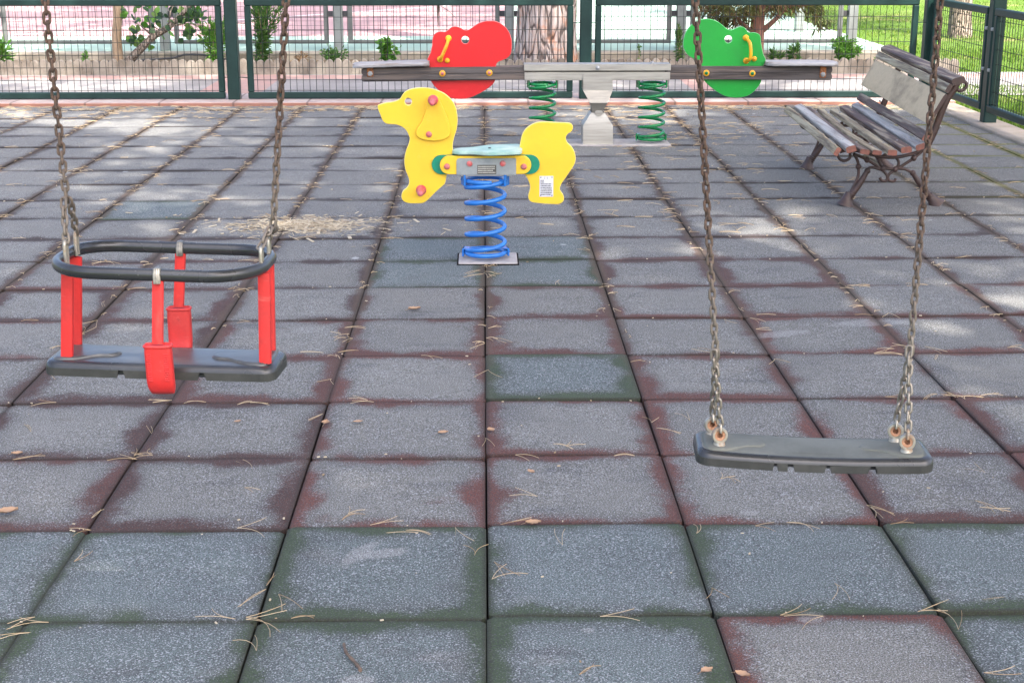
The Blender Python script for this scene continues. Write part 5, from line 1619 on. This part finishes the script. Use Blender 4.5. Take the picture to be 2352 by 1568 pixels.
shade_tree('tall pine beyond the bench on the lawn, its crown shading the path', 5.6, 6.6, 12.0, 5.4, 3.0, 37, 62, ox=-1.9, oy=.6)
shade_tree('tall pine standing further out on the lawn, its crown shading the bench', 8.4, 1.4, 12.0, 3.7, 4.6, 33, 62)

# ================================================================== LITTER
def litter():
    rn = random.Random(77); b = MB()
    def needle(x, y, L, a, w=.0008, z=.0015):
        n = 5; p = Vector((x, y)); vs = []; c = rn.uniform(-.5, .5) * (1.6 if rn.random() < .25 else 1)
        pts = [(p.x, p.y)]
        for i in range(n):
            a += c / n * 2; p = p + Vector((math.cos(a), math.sin(a))) * L / n; pts.append((p.x, p.y))
        hump = rn.uniform(0, .006)
        path = [(q[0], q[1], z + hump * math.sin(PI * i / n)) for i, q in enumerate(pts)]
        b.tube(path, w, 3, caps=False)
    def pair(x, y, L=None, a=None, w=.0008):
        if x > XR - .03 and y < YB: return
        L = L or rn.uniform(.06, .12); a = rn.uniform(0, 2 * PI) if a is None else a
        needle(x, y, L, a, w); needle(x, y, L * rn.uniform(.85, 1.05), a + rn.uniform(.08, .5) * rn.choice((-1, 1)), w)
    near = lambda y: .0005 + .00006 * y
    # loose over the floor
    for i in range(40):
        y = 2.2 + 10 * rn.random() ** 1.4; x = rn.uniform(-.42, .42) * y
        pair(x, y, w=near(y))
    # caught along the joints
    for i in range(240):
        c = rn.randint(-9, 7); y = 2.3 + 9.9 * rn.random() ** .75; x = c * TX + rn.gauss(0, .012)
        if abs(x) > .4 * y: continue
        pair(x, y, rn.uniform(.05, .11), PI / 2 * rn.choice((1, -1)) + rn.gauss(0, .45), near(y))
    for i in range(110):
        r = rn.randint(-1, 18); y = Y0 + r * TY + rn.gauss(0, .012); x = rn.uniform(-.4, .4) * y
        pair(x, y, rn.uniform(.05, .11), rn.choice((0, PI)) + rn.gauss(0, .3), near(y))
    for i in range(900):
        c = rn.randint(-12, 7); y = 5.0 + 7.2 * rn.random() ** .8; x = c * TX + rn.gauss(0, .016)
        if abs(x) > .4 * y: continue
        pair(x, y, rn.uniform(.015, .06), PI / 2 * rn.choice((1, -1)) + rn.gauss(0, .8), .0010)
    # little tangles where joints cross
    for i in range(60):
        c = rn.randint(-8, 7); r = rn.randint(2, 18); x, y = c * TX, Y0 + r * TY
        if abs(x) > .4 * y: continue
        for k in range(rn.randint(2, 6)): pair(x + rn.gauss(0, .04), y + rn.gauss(0, .04), rn.uniform(.03, .09), w=near(y))
    # drifts along the back kerb
    for i in range(900):
        x = rn.uniform(-4.6, 3.6); y = YB - abs(rn.gauss(0, .09 + (.35 if x < -1.8 else .12)))
        if x > 0 and rn.random() < .5: continue
        pair(x, y, rn.uniform(.05, .10), rn.choice((0, PI)) + rn.gauss(0, .5), .0014)
    for i in range(160):
        pair(rn.gauss(1.2, .5), rn.uniform(9.9, 12.2), rn.uniform(.05, .1), w=.0013)
    for i in range(170): pair(rn.uniform(-.2, 2.3), rn.uniform(7, 11.5), rn.uniform(.06, .12), rn.choice((0, PI)) + rn.gauss(0, .6), .0012)
    # some seen singly in the foreground
    for px, py, L, a in ((565, 1418, .12, -.25), (640, 1365, .10, -.75), (612, 1345, .07, 1.3), (1090, 1275, .07, 1.2), (1135, 1290, .10, -1.1), (1130, 1330, .09, 1.4), (800, 1180, .05, 1.0), (785, 1195, .07, 1.1), (2240, 1150, .09, -.9), (2250, 1165, .08, -.6), (1655, 1100, .05, .5), (1670, 1095, .05, -1.0), (1330, 1550, .06, .9), (880, 1225, .10, .1), (930, 1218, .08, .0), (1150, 1205, .10, .3), (1600, 1225, .06, .8), (1635, 1350, .06, -1.2), (170, 1290, .07, 1.0), (210, 1190, .06, 1.4), (2260, 1545, .08, -.1), (1990, 1160, .09, -.9), (2000, 1165, .07, -1.2), (560, 1120 , .06, -.3), (575, 925, .07, -.5), (545, 930, .06, .6), (1270, 1020, .07, -.3), (1300, 1025, .06, .3)):
        x, y = gnd(px, py); pair(x, y, L, a, .0008)
    o = b.build('pine_needles', M['needle']); o['kind'] = 'stuff'; o['category'] = 'pine needles'; o['label'] = 'dry fallen pine needles scattered over the rubber floor'
    # pale crumbs and bits of bark
    b = MB()
    for i in range(240):
        y = 2.2 + 9.5 * rn.random() ** 1.5; x = rn.uniform(-.4, .4) * y
        if x > XR - .05: continue
        if rn.random() < .4: y = Y0 + round((y - Y0) / TY) * TY + rn.gauss(0, .012)
        s = rn.uniform(.0012, .0040) * (1 + .07 * y); a = rn.uniform(0, PI)
        m4 = Matrix.Translation((x, y, .0015)) @ Matrix.Rotation(a, 4, 'Z')
        b.box(-s, s, -s * .5, s * .5, -.001, s * .5, s * .2, mat=m4)
    o = b.build('crumbs', M['straw']); o['kind'] = 'stuff'; o['category'] = 'crumbs'; o['label'] = 'pale crumbs of bark and grit on the rubber floor'
    # patch of pale chopped straw
    b = MB(); cx, cy = gnd(690, 517)
    for i in range(950):
        k = rn.random()
        if k < .85: x = cx + rn.gauss(0, .15); y = cy + rn.gauss(0, .085)
        else: x = cx + rn.gauss(.12, .42); y = cy + rn.gauss(0, .17)
        L = .008 + .06 * rn.random() ** 2; a = rn.gauss(0, .9)
        m4 = Matrix.Translation((x, y, .002 + rn.random() * .006 * math.exp(-((x - cx) / .25) ** 2 - ((y - cy) / .13) ** 2))) @ Matrix.Rotation(a, 4, 'Z') @ Matrix.Rotation(rn.gauss(0, .15), 4, 'Y')
        w = .0015 + .007 * rn.random() ** 2.5
        b.box(-L / 2, L / 2, -w, w, -.0006, .0008, mat=m4)
    o = b.build('straw', M['straw']); o['kind'] = 'stuff'; o['category'] = 'straw'; o['label'] = 'patch of pale chopped straw spilled behind the toddler swing'
litter()


def dry_leaf(px, py, s, a, label, curl=.3, group='fallen leaves on the rubber floor'):
    s *= .88
    x, y = gnd(px, py); rn = random.Random(int(px)); b = MB(); n = 8; vs = []
    for i in range(n + 1):
        t = i / n; w = s * .36 * math.sin(PI * min(1, t * .93 + .05)) ** 1.3 * (1 + .25 * math.sin(i * 2.6 + px))
        for j, q in enumerate((-1, -.5, 0, .5, 1)):
            vs.append((s * (t - .5), w * q, .004 + curl * s * (q * q * .45 + (t - .5) ** 2 * .7) + rn.uniform(-.02, .02) * s))
    fs = [(i * 5 + j, i * 5 + j + 1, i * 5 + j + 6, i * 5 + j + 5) for i in range(n) for j in range(4)]
    m4 = Matrix.Translation((x, y, .002)) @ Matrix.Rotation(a, 4, 'Z')
    b.add([m4 @ Vector(v) for v in vs], fs)
    b.tube([m4 @ Vector((-s * .5, 0, .006)), m4 @ Vector((-s * .78, s * .06, .002))], s * .018, 5)
    o = b.build('fallen_leaf', M['dryleaf'], None, 180, loc=(x, y, 0)); tag(o, label, 'leaf', group)
dry_leaf(18, 1180, .060, .4, 'orange brown leaf at the left edge of the floor, on a red tile')
dry_leaf(1225, 1206, .045, .1, 'torn tan leaf lying on the joint at the first green tile row')
dry_leaf(1623, 1546, .034, .5, 'small orange leaf on the green tile near the bottom right, left of its neighbour')
dry_leaf(1705, 1555, .036, -.5, 'small orange leaf with a stalk on the corner of the red tile at the bottom')
dry_leaf(1018, 998, .036, .3, 'pale tan leaf lying alone on a grey tile midway between the swings')
dry_leaf(952, 713, .055, .3, 'long orange leaf lying on a tile right in front of the dog rider')
dry_leaf(748, 975, .040, 1.4, 'tan leaf caught upright in the joint right of the toddler swing')
dry_leaf(823, 972, .032, .2, 'greyish crumpled leaf right of the toddler swing', .15)
dry_leaf(1220, 1088, .030, -.8, 'small tan leaf right of the long middle joint in front of the flat swing')
dry_leaf(1128, 992, .036, -1.0, 'curled leaf standing in the middle joint between the two swings')
dry_leaf(40, 1046, .036, .2, 'greenish tan leaf on the joint at the far left')
dry_leaf(546, 972, .024, .5, 'brown leaf scrap under the toddler swing')
tx0, ty0 = gnd(790, 1483); tx1, ty1 = gnd(828, 1545)
b = MB(); b.tube(crom([(tx0, ty0, .006), (tx0 + .008, (ty0 * .65 + ty1 * .35), .008), (tx0 + (tx1 - tx0) * .55, (ty0 + ty1) / 2 - .012, .006), (tx1 - .004, ty1 + .014, .006), (tx1, ty1, .006)], 4, False), [.003 + .0012 * (i / 16) + .0006 * math.sin(i * 1.9) for i in range(17)], 7)
tag(b.build('twig', M['twig'], None, 60, loc=(tx0, ty0, 0)), 'short crooked brown twig on the green tile at the bottom', 'twig')
hx0, hz0 = atY(318, 144, 15.5); hx1, hz1 = atY(466, 131, 15.5)
b = MB(); b.tube(crom([(hx0 - .5, 15.2, .085), (hx0, 15.3, .105), (hx0 + .35, 15.38, .12), ((hx0 + hx1) / 2 + .1, 15.45, .135), (hx1 - .15, 15.46, .15), (hx1 + .1, 15.42, .14), (hx1 + .35, 15.35, .08)], 6, False), .011, 8)
tag(b.build('irrigation_pipe', M['ink'], None, 60, loc=(hx0, 15.3, .1)), 'thin dark irrigation pipe snaking over the bed beside the slender tree', 'pipe')
# a dead frond hooked in the fence
b = MB(); rn = random.Random(6)
for a0, L in (((1005, 14), .20), ((1006, 14), .16), ((1008, 14), .13)):
    x0, z0 = atY(*a0, FY + .03); d = rn.uniform(-.35, .1)
    b.tube(crom([(x0, FY + .03, z0 + .02), (x0 + d * L * .3, FY + .035, z0 - L * .4), (x0 + d * L * .8, FY + .03, z0 - L)], 4, False), [.004, .006, .007, .007, .006, .004, .003, .002, .001], 5)
x0, z0 = atY(1012, 14, FY + .03); x1, z1 = atY(1048, 43, FY + .03); b.tube([(x0, FY + .03, z0), ((x0 + x1) / 2, FY + .03, (z0 + z1) / 2 + .01), (x1, FY + .03, z1)], [.003, .0025, .0012], 5)
tag(b.build('dry_frond', M['twig'], None, 60, loc=(x0, FY + .03, z0)), 'dead brown twig frond hooked over the fence rail above the seesaw', 'frond')
